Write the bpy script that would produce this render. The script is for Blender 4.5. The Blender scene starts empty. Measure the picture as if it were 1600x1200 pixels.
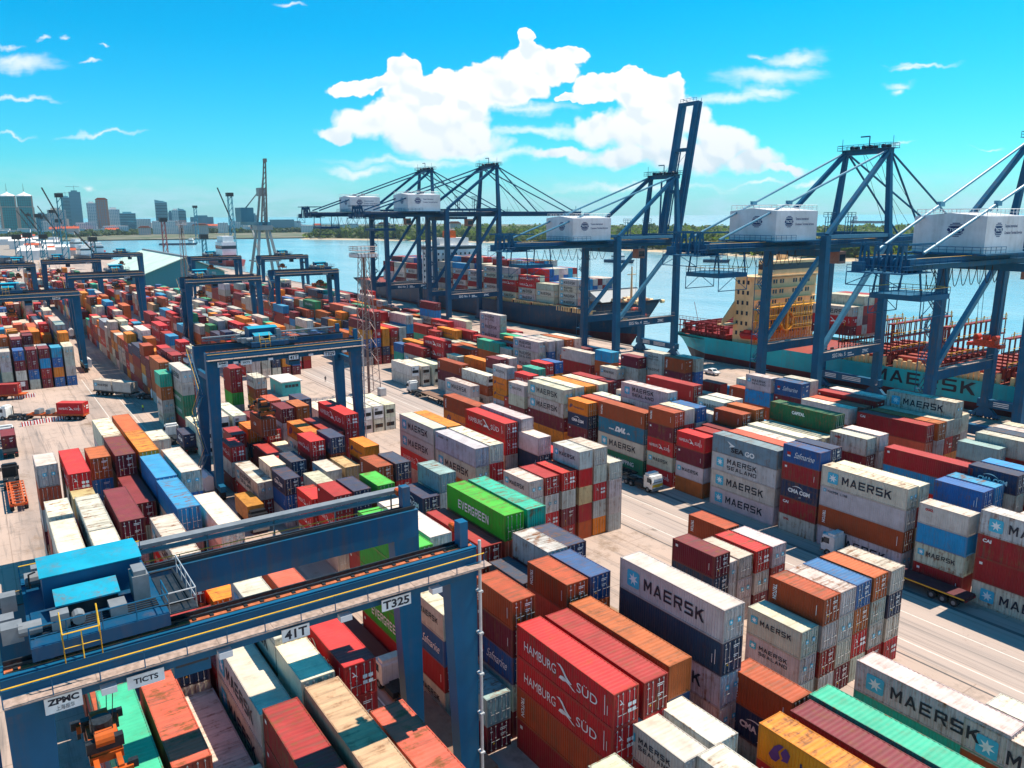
# container terminal seen from the air; x runs along the container rows, y towards the quay, z up (metres)
SUNAZ=5; SUNROT=5; SUN=5.0; SKYS=.105; EXPO=.62; HUE=.5; SAT=1.15; VAL=1.0; CLOUD=7.0; HAZE=.00005; TINT=(.33,.93,1.09)
STACKS=[
(1,-111.64,3.8,20,5,2.92,'Mp',0),
(1,-105.62,6.8,40,5,2.92,'HW',0),
(1,-111.14,9.8,20,5,2.92,'Bb',0),
(1,-110.67,12.7,40,5,2.92,'X',0),
(1,-121.45,12.7,40,5,2.92,'W',0),
(1,-122.38,15.6,40,5,2.92,'B',0),
(1,-110.78,15.6,40,5,2.92,'Q',0),
(1,-99.81,15.6,40,5,2.804,'L',0),
(1,-88.12,15.6,40,5,2.751,'L',0),
(1,-100.27,18.6,40,5,2.809,'M',0),
(1,-118.71,18.6,20,5,2.753,'W',0),
(1,-82.12,18.6,40,5,2.575,'W',0),
(1,-96.39,3.8,20,5,2.555,'W',0),
(1,-83.49,3.8,40,5,2.5,'WM',0),
(1,-102.27,6.8,20,5,2.5,'Y',0),
(1,-87.87,6.8,40,5,2.675,'M',0),
(1,-75.46,6.8,40,5,2.68,'W',0),
(1,-87.9,9.8,40,5,2.734,'X',0),
(1,-98.57,12.7,40,4,2.92,'X',0),
(1,-75.65,12.7,40,5,2.705,'M',0),
(1,-47.56,3.8,40,4,2.826,'t',0),
(1,-48.67,6.8,40,4,2.648,'p',0),
(1,-49.42,12.7,40,4,2.92,'MM',0),
(1,-49.07,15.6,40,5,2.667,'W',0),
(1,-48.63,18.6,40,5,2.721,'HR',0),
(1,-36.27,15.6,40,5,2.656,'Y',0),
(1,-36.58,12.7,40,5,2.514,'R',0),
(1,-32.17,18.6,40,5,2.515,'p',0),
(1,-49.29,9.8,40,3,2.5,'GR',0),
(1,-62.16,9.8,20,5,2.636,'R',0),
(1,-54.81,15.6,40,5,2.774,'M',0),
(1,-61.85,18.6,20,5,2.782,'p',0),
(2,-37.34,34.2,40,4,2.92,'HHTR',0),
(2,-37.27,37.1,40,4,2.895,'R',0),
(2,-37.71,40.1,40,4,2.911,'B',1),
(2,-37.56,45.9,40,5,2.912,'MnM',0),
(2,-64.39,43.0,40,5,2.889,'E',0),
(2,-64.37,45.9,40,5,2.889,'t',1),
(2,-50.62,34.5,20,5,2.614,'TXFG',0),
(2,-50.48,40.3,20,5,2.609,'Tp',0),
(2,-50.73,43.2,20,5,2.581,'FB',0),
(2,-56.98,40.1,20,4,2.647,'n',0),
(2,-56.92,43.0,20,5,2.621,'G',0),
(2,-57.39,45.8,20,5,2.572,'n',0),
(2,-64.26,40.1,40,4,2.92,'R',0),
(2,-115.91,34.3,20,3,2.554,'WRT',0),
(2,-109.12,34.2,20,3,2.5,'NbW',0),
(2,-115.43,37.4,20,3,2.638,'n',0),
(2,-108.21,40.3,20,3,2.607,'S',1),
(2,-108.32,43.3,20,3,2.616,'Y',0),
(2,-115.99,40.8,20,4,2.623,'H',0),
(2,-115.15,43.8,20,4,2.698,'n',0),
(2,-108.79,46.8,20,4,2.589,'O',1),
(2,-98.46,44.1,20,4,2.593,'T',0),
(2,-98.24,46.9,20,4,2.61,'n',0),
(2,-91.07,40.8,20,4,2.613,'e',0),
(2,-91.08,37.4,20,4,2.596,'N',0),
(2,-90.7,34.6,20,4,2.594,'R',0),
(2,-83.47,43.4,20,4,2.606,'N',0),
(2,-84.29,46.3,20,5,2.56,'PG',0),
(2,-115.11,31.9,40,2,2.849,'SR',0),
(2,-129.33,31.9,20,3,2.615,'HWR',0),
(2,-138.75,37.6,20,3,2.643,'On',0),
(2,-139.07,43.9,20,4,2.656,'X',0),
(2,-139.59,46.9,20,4,2.646,'B',0),
(2,-120.35,42.6,40,4,2.511,'O',0),
(2,-120.18,48.4,40,5,2.564,'HR',0),
(2,-124.73,37.6,40,2,2.818,'R',0),
(2,-122.99,40.5,40,2,2.92,'W',0),
(2,-120.2,45.6,40,4,2.521,'R',0),
(2,-173.49,34,40,5,2.67,'MGssR',0),
(2,-152.53,32.3,40,2,2.794,'ff',0),
(2,-181.42,31.2,20,4,2.92,'tBMM',0),
(3,-32.27,36.2,20,3,2.848,'S',0),
(3,-32.23,39.2,20,3,2.873,'W',0),
(3,-19.99,37.3,40,3,2.904,'W',0),
(3,-23.64,30.6,40,3,2.835,'G',0),
(3,-32.33,48,20,3,2.832,'TN',0),
(3,-19.87,43.7,40,3,2.907,'O',0),
(3,-19.49,46.8,40,3,2.912,'X',0),
(3,-19.94,49.8,40,3,2.908,'t',0),
(3,-21.1,58,40,3,2.731,'M',0),
(3,-12.19,58,40,3,2.628,'MT',0),
(3,-12.04,60.9,40,3,2.669,'W',0),
(3,-38.47,60.8,20,4,2.658,'TGRG',0),
(3,-38.62,63.6,20,4,2.62,'GMGX',0),
(3,-38.75,66.4,20,4,2.594,'bBH',0),
(3,-38.71,69.2,20,4,2.596,'BGMR',0),
(3,-38.59,72,20,4,2.591,'GnWH',0),
(3,-38.65,58,20,3,2.723,'MSG',0),
(3,-52.71,63.6,20,3,2.611,'MGG',0),
(3,-52.77,66.4,20,3,2.607,'GMG',0),
(3,-52.65,69.2,20,3,2.664,'HMX',0),
(3,-52.56,72,20,3,2.635,'MRX',0),
(3,-51.44,60.8,20,4,2.503,'Xn',0),
(3,-59.45,72,20,3,2.572,'TX',0),
(3,-99.47,66.6,40,5,2.604,'HHG',0),
(3,-99.01,69.4,40,5,2.689,'GGG',0),
(3,-107.97,58.4,40,4,2.909,'MMH',0),
(3,-108.0,61.2,40,4,2.88,'Q',0),
(3,-94.56,58,40,4,2.909,'mM',0),
(3,-94.93,60.8,40,4,2.899,'WHG',0),
(3,-116.59,72,40,4,2.906,'T',0),
(3,-81.07,58,20,4,2.592,'MGG',0),
(3,-81.16,60.8,20,4,2.591,'RMHG',0),
(3,-81.01,63.6,20,4,2.627,'HGXR',0),
(3,-80.99,66.6,20,5,2.602,'MHYR',1),
(3,-81.05,69.3,20,5,2.597,'GGHG',0),
(3,-80.78,72,20,4,2.617,'GGG',0),
(3,-94.27,69.3,20,4,2.867,'Wn',0),
(4,-118.71,93.4,40,4,2.868,'MMX',0),
(4,-132.04,93.4,20,4,2.5,'MGX',0),
(4,-147.24,99.2,20,4,2.684,'MOOM',0),
(4,-111.32,93.4,20,4,2.55,'ONX',0),
(4,-96.01,93.4,40,4,2.866,'TDMs',0),
(4,-89.11,93.4,20,5,2.588,'TXHMH',0),
(4,-82.28,93.4,20,4,2.561,'HXMB',1),
(4,-68.5,93.4,40,4,2.884,'ASMM',1),
(4,-61.59,93.4,20,5,2.598,'FRNCo',1),
(4,-49.04,93.4,40,4,2.861,'MmTM',0),
(4,-41.44,93.4,20,4,2.568,'oLMR',1),
(4,-28.15,93.4,40,4,2.897,'MCRM',0),
(4,-49.17,96.3,40,4,2.789,'W',0),
(4,-68.18,96.3,40,4,2.876,'p',0),
(4,-68.81,99.2,40,4,2.831,'W',0),
(4,-68.89,102.1,40,4,2.902,'W',0),
(4,-68.63,105,40,4,2.886,'G',0),
(4,-69.17,108,40,5,2.903,'K',0),
(4,-61.83,96.3,20,5,2.594,'n',0),
(4,-61.88,105,20,5,2.587,'oX',0),
(4,-61.76,108,20,5,2.607,'W',0),
(4,-47.02,105,40,5,2.506,'R',0),
(4,-41.55,105,20,5,2.595,'N',0),
(4,-41.4,108,20,5,2.588,'L',0),
(4,-42.78,99.2,20,4,2.92,'b',0),
(4,-42.82,102.1,20,4,2.92,'L',0),
(4,-96.38,99.2,40,5,2.862,'S',0),
(4,-96.69,106,40,5,2.92,'R',0),
(4,-89.48,96.3,20,5,2.598,'W',0),
(4,-89.52,99.2,20,5,2.581,'b',0),
(4,-88.61,105,20,5,2.635,'M',0),
(4,-88.84,107.8,20,5,2.644,'W',0),
(4,-82.25,102.1,20,5,2.562,'T',0),
(4,-81.97,105,20,5,2.651,'B',0),
(4,-104.67,96.3,40,4,2.604,'p',0),
(4,-104.61,99.2,40,4,2.64,'W',0),
(4,-118.85,96.3,40,4,2.889,'W',0),
(4,-118.72,99.2,40,4,2.869,'Q',0),
(4,-118.33,102.1,40,4,2.895,'W',0),
(4,-118.59,105,40,4,2.92,'R',0),
(4,-155.55,99.2,40,3,2.5,'f',0),
(4,-185.79,94.3,40,2,2.866,'ff',0),
(4,-185.11,97.2,40,2,2.766,'ff',0),
(4,-183.9,100.1,40,2,2.92,'ff',0),
(5,-77.03,124.2,40,4,2.92,'W',0),
(5,-76.2,127.1,40,4,2.92,'p',0),
(5,-75.49,130,40,5,2.5,'R',0),
(5,-74.74,132.9,40,5,2.528,'W',0),
(5,-63.3,124.2,40,4,2.91,'C',0),
(5,-62.94,127.1,40,4,2.912,'BG',0),
(5,-63.06,130,40,4,2.904,'GH',0),
(5,-63.31,132.9,40,5,2.852,'MG',0),
(5,-63.52,135.8,40,4,2.914,'GG',0),
(5,-93.65,124.2,20,5,2.859,'S',0),
(5,-86.86,124.2,20,5,2.878,'F',0),
(5,-87.13,127.1,20,5,2.903,'G',0),
(5,-169,124.2,40,4,2.9,'SSSM',0),
(5,-168.5,127.1,40,4,2.9,'GbHG',0),
(5,-168.5,130,40,4,2.9,'GGbG',0),
(5,-168,132.9,40,4,2.92,'BBtR',0),
(5,-168,135.8,40,4,2.92,'WGtG',0),
(5,-146.9,124.2,40,4,2.9,'oRXG',0),
(5,-139.6,124.2,20,5,2.58,'LBTRX',1),
(5,-130.2,124.2,20,5,2.6,'XGMRn',0),
(5,-125.5,127.1,20,5,2.85,'SMGRX',0),
(5,-116,124.2,20,5,2.92,'TXGMR',0),
(5,-115.5,127.1,20,5,2.92,'GbMXR',0),
(5,-134.4,121.4,20,4,2.5,'MRXG',0),
(5,-255,140,40,5,2.7,'XLMRG',0),
(5,-207,137,40,5,2.8,'SMMRG',0),
(2,-62.5,31.0,40,5,2.88,'eeeER',0),
(2,-56.4,31.0,20,4,2.6,'MFRM',0),
(2,-64.3,34.1,40,5,2.85,'WRMX',0),
(2,-50.1,31.5,20,2,2.6,'PX',0),
(3,-150.3,56.2,40,2,2.8,'ff',0),
(3,-150.3,58.9,40,2,2.8,'ff',0),
(3,-150.3,61.6,40,2,2.8,'ff',0),
(3,-150.3,64.3,40,2,2.8,'ff',0),
(3,-150.3,67.0,40,2,2.8,'ff',0),
(3,-150.3,69.7,40,2,2.8,'ff',0),
(4,-221.5,97.0,40,5,2.75,'XQbnG',0),
(4,-221.5,99.9,40,6,2.75,'RXHbXR',0),
(4,-221.5,102.8,40,4,2.75,'OQnX',0),
(4,-221.5,105.7,40,4,2.75,'HTOX',0),
(4,-221.5,108.6,40,4,2.75,'GMGX',0),
(4,-196,103.4,40,3,2.75,'RMG',0),
(4,-189,106.3,40,4,2.75,'HHXR',0),
(4,-168,99.2,40,3,2.75,'TXG',0),
(4,-157,103.5,20,4,2.7,'XMTM',0),
(4,-157,106.4,20,4,2.7,'WGBR',0),
(4,-157,109.3,20,3,2.7,'TQR',0),
(4,-166.5,106.4,40,3,2.8,'QRX',0),
(4,-146,109.3,20,4,2.7,'HMXR',0),
(4,-146,112.2,20,4,2.7,'bQXR',0),
(4,-155.5,94.4,40,2,2.8,'Mf',0),
(3,-221,62.2,20,2,2.7,'GM',0),
(3,-221,65.1,20,2,2.7,'GW',0),
(3,-221,68,20,2,2.7,'nW',0),
(3,-221,70.9,20,2,2.7,'QX',0),
(3,-221,73.8,20,2,2.7,'bX',0),
(1,-242.5,3.6,20,4,2.7,'MGGn',0),
(1,-242.5,6.7,20,4,2.7,'bXWX',0),
(1,-242.5,9.6,20,4,2.7,'XXbG',0),
(1,-242.5,12.5,20,4,2.7,'XLRX',0),
(1,-242.5,15.4,20,4,2.7,'LbQb',0),
(1,-242.5,18.3,20,4,2.7,'MGGb',0),
(2,-190,37,20,4,2.7,'tnBR',0),
(2,-196,40,20,4,2.75,'nOXR',0),
(2,-198,43,20,3,2.75,'bnX',0),
(2,-203,46,20,4,2.7,'nRXG',0),
(2,-169.8,43.2,20,5,2.68,'RRe',0),
(2,-163.7,46.5,20,5,2.4,'MT',0),
(2,-146.8,37.2,40,3,2.9,'ff',0),
(2,-147.5,34.3,40,3,2.9,'ff',0),
(2,-145.5,49.5,20,4,2.6,'nnRX',0),
(2,-155.2,46.6,20,3,2.9,'pXR',0)]
TOP=[(3,4),(9,9),(14,14),(19,19),(24,24),(29,29),(34,34),(39,39),(44,44),(49,49),(54,54),(58,59),(64,64),(66,69),(79,79),(82,84),(87,89),(93,93),(97,98),(102,102),(106,106),(109,110),(115,115),(120,120),(125,125),(130,130),(135,135),(138,138),(142,143),(148,148),(153,157),(161,161),(165,165),(167,170),(175,175),(180,180),(182,185),(189,190),(195,195),(199,199),(204,204),(209,209),(212,213),(216,219),(222,222),(225,225),(228,228),(232,232),(236,236),(240,240),(244,244),(248,248),(252,252),(256,260),(264,264),(269,271),(274,274),(277,277),(281,281),(289,289),(294,294),(296,296),(307,309),(316,316),(319,319),(322,322),(325,328),(331,331),(334,334),(337,337),(339,340),(343,343),(346,346),(348,354),(356,358),(360,362),(364,366),(368,369),(374,375),(377,378),(381,381),(384,385),(388,388),(392,393),(398,398),(401,402),(409,410),(414,414),(418,418),(422,422),(426,426),(430,430),(434,435),(440,440),(444,444),(447,448),(450,452),(462,498),(502,502),(506,506),(514,514),(518,518),(523,523),(528,528),(532,533),(538,538),(542,543),(547,548),(557,557),(561,561),(566,566),(571,571),(586,586),(596,596),(601,601),(628,628),(630,630),(638,638),(647,647),(655,656),(660,660),(664,664),(669,669),(677,678),(683,683),(692,692),(712,712),(722,722),(732,732),(741,741),(752,760),(764,767),(775,775),(777,777),(805,805),(809,809),(812,812),(836,836),(898,898),(901,901),(920,920),(922,922),(935,935),(944,944),(947,947),(955,955),(961,961),(1519,1521),(1541,1541),(1567,1567),(3374,3374),(3380,3380)]
VIS=[(0,4),(7,9),(12,14),(18,19),(23,24),(29,29),(33,34),(38,39),(42,44),(48,49),(54,54),(57,69),(73,84),(86,93),(95,98),(100,102),(106,106),(109,110),(114,115),(119,120),(125,125),(129,130),(135,135),(138,138),(141,143),(147,148),(153,157),(160,161),(164,165),(167,170),(174,175),(180,185),(189,190),(194,195),(199,199),(203,204),(209,209),(211,213),(216,219),(221,222),(225,225),(228,228),(230,232),(235,236),(239,240),(244,244),(246,248),(251,252),(255,260),(264,264),(268,277),(279,281),(284,285),(288,289),(292,296),(298,298),(302,313),(315,316),(319,319),(322,322),(325,328),(330,331),(334,334),(337,337),(339,340),(342,343),(346,369),(371,381),(384,385),(388,388),(391,393),(398,402),(406,406),(408,410),(412,414),(417,418),(421,422),(424,444),(446,452),(454,502),(506,506),(510,510),(514,514),(518,518),(522,523),(528,528),(532,533),(536,538),(541,543),(547,548),(551,557),(560,561),(565,566),(570,571),(575,576),(580,581),(586,586),(591,591),(595,596),(601,605),(609,609),(613,613),(617,617),(621,621),(625,634),(637,638),(641,642),(647,647),(652,652),(655,656),(659,660),(662,664),(666,669),(672,673),(676,678),(682,683),(688,688),(690,692),(695,696),(699,700),(704,704),(708,708),(710,712),(715,717),(720,722),(726,727),(731,732),(736,737),(740,741),(743,746),(749,760),(763,767),(769,769),(771,798),(801,802),(804,805),(807,812),(815,816),(819,820),(823,823),(826,826),(829,830),(833,870),(874,885),(887,890),(892,895),(898,901),(904,905),(907,908),(915,924),(932,932),(934,935),(941,941),(944,944),(946,947),(954,955),(958,958),(961,961),(964,964),(971,974),(981,982),(986,986),(999,999),(1050,1050),(1054,1067),(1070,1071),(1080,1080),(1085,1085),(1092,1092),(1097,1097),(1113,1113),(1117,1118),(1146,1152),(1157,1157),(1172,1172),(1176,1176),(1180,1180),(1183,1183),(1189,1190),(1194,1194),(1198,1199),(1204,1204),(1212,1213),(1217,1218),(1222,1223),(1232,1232),(1237,1237),(1249,1249),(1258,1258),(1263,1267),(1269,1269),(1275,1276),(1280,1280),(1284,1284),(1292,1292),(1300,1300),(1303,1303),(1306,1307),(1320,1320),(1328,1328),(1334,1335),(1337,1337),(1339,1339),(1344,1345),(1348,1350),(1357,1357),(1361,1361),(1366,1367),(1370,1370),(1373,1375),(1378,1380),(1382,1385),(1387,1389),(1392,1393),(1395,1395),(1397,1397),(1404,1404),(1407,1407),(1411,1411),(1423,1423),(1427,1428),(1432,1432),(1436,1437),(1440,1442),(1445,1447),(1452,1452),(1461,1461),(1465,1466),(1470,1470),(1478,1478),(1482,1483),(1487,1487),(1492,1492),(1500,1501),(1510,1510),(1514,1521),(1523,1524),(1531,1531),(1540,1541),(1551,1551),(1553,1553),(1562,1562),(1565,1567),(1569,1569),(1581,1694),(1699,1699),(1704,1704),(1709,1709),(1715,1715),(1720,1720),(1724,1725),(1731,1731),(1735,1736),(1741,1741),(1753,1753),(1760,1761),(1764,1765),(1768,1770),(1774,1775),(1781,1783),(1786,1788),(1793,1793),(1797,1797),(1801,1801),(1805,1805),(1812,1813),(1829,1829),(1859,1859),(1863,1863),(1868,1868),(1872,1873),(1877,1878),(1882,1883),(1887,1887),(1896,1896),(1905,1905),(1922,1922),(1929,1929),(1937,1938),(1942,1942),(1946,1947),(1951,1952),(1956,1957),(1960,1962),(1966,1966),(1973,1973),(1977,1977),(1984,1985),(2022,2022),(2027,2027),(2031,2031),(2039,2039),(2043,2043),(2057,2057),(2064,2065),(2072,2073),(2077,2077),(2091,2091),(2109,2109),(2116,2116),(2120,2120),(2124,2124),(2128,2128),(2148,2148),(2150,2150),(2160,2160),(2164,2202),(2204,2205),(2207,2207),(2209,2210),(2212,2214),(2216,2237),(2239,2240),(2242,2246),(2248,2249),(2253,2253),(2257,2257),(2261,2261),(2267,2268),(2278,2278),(2282,2282),(2286,2286),(2289,2290),(2294,2294),(2298,2298),(2301,2301),(2307,2308),(2312,2312),(2316,2316),(2323,2323),(2327,2327),(2331,2331),(2334,2335),(2338,2339),(2341,2342),(2345,2346),(2356,2356),(2359,2360),(2368,2368),(2371,2371),(2378,2378),(2385,2385),(2390,2390),(2393,2393),(2397,2397),(2413,2414),(2418,2418),(2424,2424),(2437,2437),(2441,2441),(2444,2444),(2448,2448),(2463,2463),(2469,2469),(2472,2473),(2481,2481),(2485,2485),(2488,2488),(2491,2491),(2494,2495),(2499,2499),(2503,2503),(2510,2510),(2517,2517),(2521,2521),(2525,2525),(2529,2529),(2532,2533),(2537,2537),(2547,2547),(2551,2551),(2554,2555),(2559,2559),(2570,2570),(2574,2574),(2578,2582),(2585,2586),(2589,2590),(2603,2603),(2610,2610),(2614,2614),(2618,2618),(2622,2622),(2629,2629),(2636,2636),(2640,2640),(2644,2644),(2648,2648),(2659,2659),(2666,2666),(2673,2676),(2690,2690),(2694,2694),(2698,2698),(2702,2702),(2706,2706),(2710,2710),(2714,2714),(2718,2718),(2722,2722),(2726,2726),(2730,2730),(2743,2743),(2747,2747),(2751,2751),(2755,2755),(2761,2761),(2765,2765),(2772,2772),(2780,2780),(2785,2785),(2793,2793),(2802,2802),(2806,2806),(2810,2810),(2824,2824),(2828,2828),(2841,2841),(2857,2857),(2867,2873),(2875,2876),(2878,2880),(2882,2883),(2885,2887),(2889,2891),(2893,2895),(2897,2899),(2901,2903),(2905,2907),(2909,2912),(2914,2916),(2918,2921),(2924,2925),(2928,2929),(2932,2932),(2935,2936),(2939,2940),(2943,2943),(2946,2946),(2949,2950),(2968,2968),(2973,2974),(2976,2977),(2985,2985),(2990,2990),(2994,2994),(3002,3002),(3006,3006),(3009,3011),(3015,3015),(3018,3019),(3022,3024),(3031,3031),(3035,3036),(3043,3043),(3048,3048),(3052,3052),(3056,3057),(3061,3062),(3067,3067),(3072,3072),(3077,3077),(3087,3088),(3092,3093),(3098,3098),(3106,3107),(3112,3112),(3116,3117),(3120,3121),(3128,3129),(3133,3133),(3140,3141),(3146,3146),(3156,3156),(3167,3168),(3181,3181),(3190,3190),(3202,3202),(3210,3210),(3215,3215),(3219,3220),(3239,3239),(3251,3253),(3268,3268),(3283,3283),(3291,3291),(3331,3331),(3333,3334),(3337,3337),(3340,3340),(3349,3349),(3358,3358),(3367,3367),(3373,3374),(3379,3380),(3386,3387),(3391,3391),(3399,3399),(3403,3403),(3416,3416),(3428,3428),(3430,3431),(3433,3433),(3435,3435),(3438,3438),(3440,3441),(3448,3448),(3457,3457),(3463,3463),(3466,3466),(3469,3469),(3471,3471),(3473,3474),(3477,3477),(3515,3515),(3517,3518),(3527,3527),(3534,3534),(3544,3544),(3555,3555),(3564,3564),(3576,3576),(3581,3581),(3592,3592),(3597,3597),(3602,3602),(3610,3610),(3616,3616),(3621,3621),(3627,3627),(3637,3637),(3640,3640),(3643,3643),(3646,3646),(3648,3648),(3665,3665),(3669,3669),(3672,3672),(3675,3675),(3678,3678),(3681,3681),(3690,3690),(3693,3693),(3706,3706),(3712,3712),(3723,3723),(3726,3726),(3730,3730),(3734,3734),(3737,3738),(3741,3741),(3744,3744),(3746,3746),(3748,3749),(3758,3758),(3762,3762),(3769,3769),(3772,3773),(3777,3777),(3781,3781),(3784,3785),(3787,3788),(3790,3791),(3798,3799),(3808,3808),(3811,3811),(3827,3827),(3830,3831),(3837,3838),(3841,3842),(3845,3846),(3851,3851),(3864,3865),(3907,3907),(3937,3937),(3946,3947),(3952,3952),(3955,3955),(3958,3959),(3963,3963),(3965,3966),(3968,3968),(3970,3970),(4269,4269),(4276,4276),(4285,4285),(4293,4294),(4303,4303),(4309,4309),(4316,4317),(4322,4323),(4330,4330),(4333,4333),(4337,4337),(4346,4346),(4354,4354),(4357,4357),(4363,4363),(4368,4370),(4377,4377),(4384,4384),(4389,4389),(4393,4393),(4402,4402),(4409,4409),(4412,4413),(4416,4416),(4420,4420),(4424,4424),(4428,4448),(4450,4455),(4457,4459),(4462,4467),(4469,4476),(4478,4478),(4480,4486),(4489,4490),(4493,4494),(4505,4505),(4514,4515),(4518,4519),(4525,4525),(4531,4531),(4540,4540),(4547,4547),(4551,4551),(4555,4555),(4559,4559),(4565,4565),(4587,4587),(4629,4629),(4639,4639),(4642,4643),(4650,4650),(4653,4654),(4658,4658),(4662,4662),(4669,4669),(4676,4676),(4680,4680),(4684,4684),(4688,4688),(4692,4692),(4699,4699),(4702,4703),(4707,4707),(4714,4714),(4721,4721),(4735,4735),(4739,4739),(4743,4743),(4750,4750),(4754,4754),(4765,4765),(4777,4777),(4781,4781),(4785,4785),(4792,4792),(4796,4796),(4801,4801),(4810,4810),(4817,4817),(4822,4822),(4828,4828),(4831,4832),(4835,4836),(4845,4845),(4848,4848),(4851,4851),(4857,4858),(4865,4865),(4868,4869),(4875,4876),(4879,4879),(4888,4889),(4892,4893),(4896,4896),(4906,4907),(4927,4927),(4931,4937),(4939,4940),(4943,4943),(4949,4949),(4957,4957),(4959,4959),(4965,4965),(4971,4971),(4973,4973),(4976,4976),(4981,4981),(4984,4985),(4989,4989),(4996,4996),(5006,5006),(5008,5009),(5012,5012),(5019,5019),(5021,5021),(5024,5024),(5029,5029),(5034,5034),(5040,5040),(5046,5046)]
CITY=[(-2348, 98, 37.8, 111.4, 1.53, 'tw', 'left twin tower of teal glass with tan edges and white domed cap'),
(-2346, 134, 37.1, 111.8, 1.51, 'tw', 'right twin tower of teal glass with tan edges and white domed cap'),
(-2494, 177, 28.2, 54.6, 1.5, 'd', 'dark low office block right of the twin towers'),
(-2441, 208, 42.9, 64.3, 1.49, 'b', 'beige block with teal glass right of twin towers'),
(-2887, 276, 28.4, 105.1, 1.48, 'g', 'dark teal tower topped by a thin crane, left one'),
(-2685, 281, 30.0, 117.6, 1.47, 'd', 'tall dark unfinished tower, tallest right of twin towers'),
(-2582, 309, 24.4, 85.0, 1.45, 'w', 'white tower beside the brown one'),
(-2479, 323, 30.1, 92.2, 1.44, 'o', 'brown tower with orange roof'),
(-2624, 371, 32.3, 67.5, 1.43, 'w', 'pale stepped block right of the brown tower'),
(-2470, 384, 40.6, 55.7, 1.42, 'g', 'wide grey green glass block right of brown tower'),
(-2661, 456, 40.9, 39.2, 1.4, 'w', 'low pale block left of the lone glass tower'),
(-2455, 471, 31.9, 85.7, 1.38, 'g', 'lone blue glass tower with slanted roof line'),
(-2549, 513, 12.3, 57.7, 1.37, 'd', 'narrow dark block between two glass towers'),
(-2497, 517, 20.8, 64.7, 1.37, 'w', 'grey twin block, left half'),
(-2493, 534, 20.9, 62.8, 1.36, 'g', 'grey twin block, right half'),
(-2356, 458, 64.5, 34.4, 1.38, 'w', 'long white low block in front of the glass tower'),
(-2343, 520, 41.2, 30.5, 1.35, 'w', 'cream low wide block beside the white one'),
(-2530, 597, 65.0, 44.2, 1.34, 'd', 'dark teal shed roofed block behind the portal crane'),
(-2410, 666, 35.7, 32.7, 1.3, 'w', 'low pale block behind the jib crane'),
(-2491, 744, 13.2, 49.2, 1.28, 'd', 'small dark block at the jib crane tower'),
(-2372, 789, 70.0, 35.7, 1.25, 'd', 'long dark teal block right of the jib crane'),
(-2359, 827, 27.9, 31.7, 1.23, 'w', 'low white block at the end of the long dark block'),
(-2433, 285, 26.0, 32.1, 1.45, 'w', 'white apartment block below the white tower'),
(-2436, 263, 27.3, 30.6, 1.46, 'w', 'pale pink block below the unfinished tower'),
(-2598, 91, 14.8, 51.8, 1.54, 'w', 'pale block at the left picture edge'),
(-2356, 334, 61.0, 22.0, 1.43, 'w', 'long low white quay building'),
(-2316, 398, 31.0, 16.6, 1.4, 'r', 'low red roofed house group by the shore'),
(-2288, 534, 40.7, 22.1, 1.34, 'r', 'low orange roofed block by the shore'),
(-2389, 231, 17.6, 24.5, 1.47, 'c', 'white church with pointed gable'),
(-2298, 849, 55.2, 18.7, 1.22, 'w', 'low white block near the spit'),
(-2393, 178, 21.5, 36.4, 1.5, 'w', 'white low block beside the twin towers'),
(-2449, 389, 19.4, 29.4, 1.41, 'g', 'small teal block on the shore'),
(-2163, 919, 43.3, 22.6, 1.17, 'w', 'pale houses among trees far shore'),
(-2079, 984, 35.8, 22.5, 1.13, 'r', 'red roofed house among trees far shore'),
(-2055, 1032, 36.0, 18.6, 1.11, 'w', 'white house among the far shore trees'),
(-1727, 1009, 31.8, 26.0, 1.04, 'r', 'red roofed house behind the quay cranes'),
(-2371, 616, 27.7, 27.8, 1.32, 'w', 'pale block between the two portal crane legs')]
LATT=[(-917, 248, 68, 'slim blue lattice tower with lamp head beside the jib crane'), (-896, 80, 65, 'teal lattice luffing crane in front of the beige city block'), (-795, 93, 25, 'short teal jib crane near the far berth'), (-848, 59, 27, 'pale lattice crane at the far left berth'), (-799, 36, 28, 'grey lattice tower over the far left stacks'), (-819, 45, 29, 'thin dark lattice tower near left edge'), (-1462, 335, 61, 'far small lattice tower between city blocks'), (-884, 170, 41, 'red and white lattice mast left of the portal crane'), (-779, 184, 26, 'grey lattice tower in front of the white ship')]
import math, random
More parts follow.
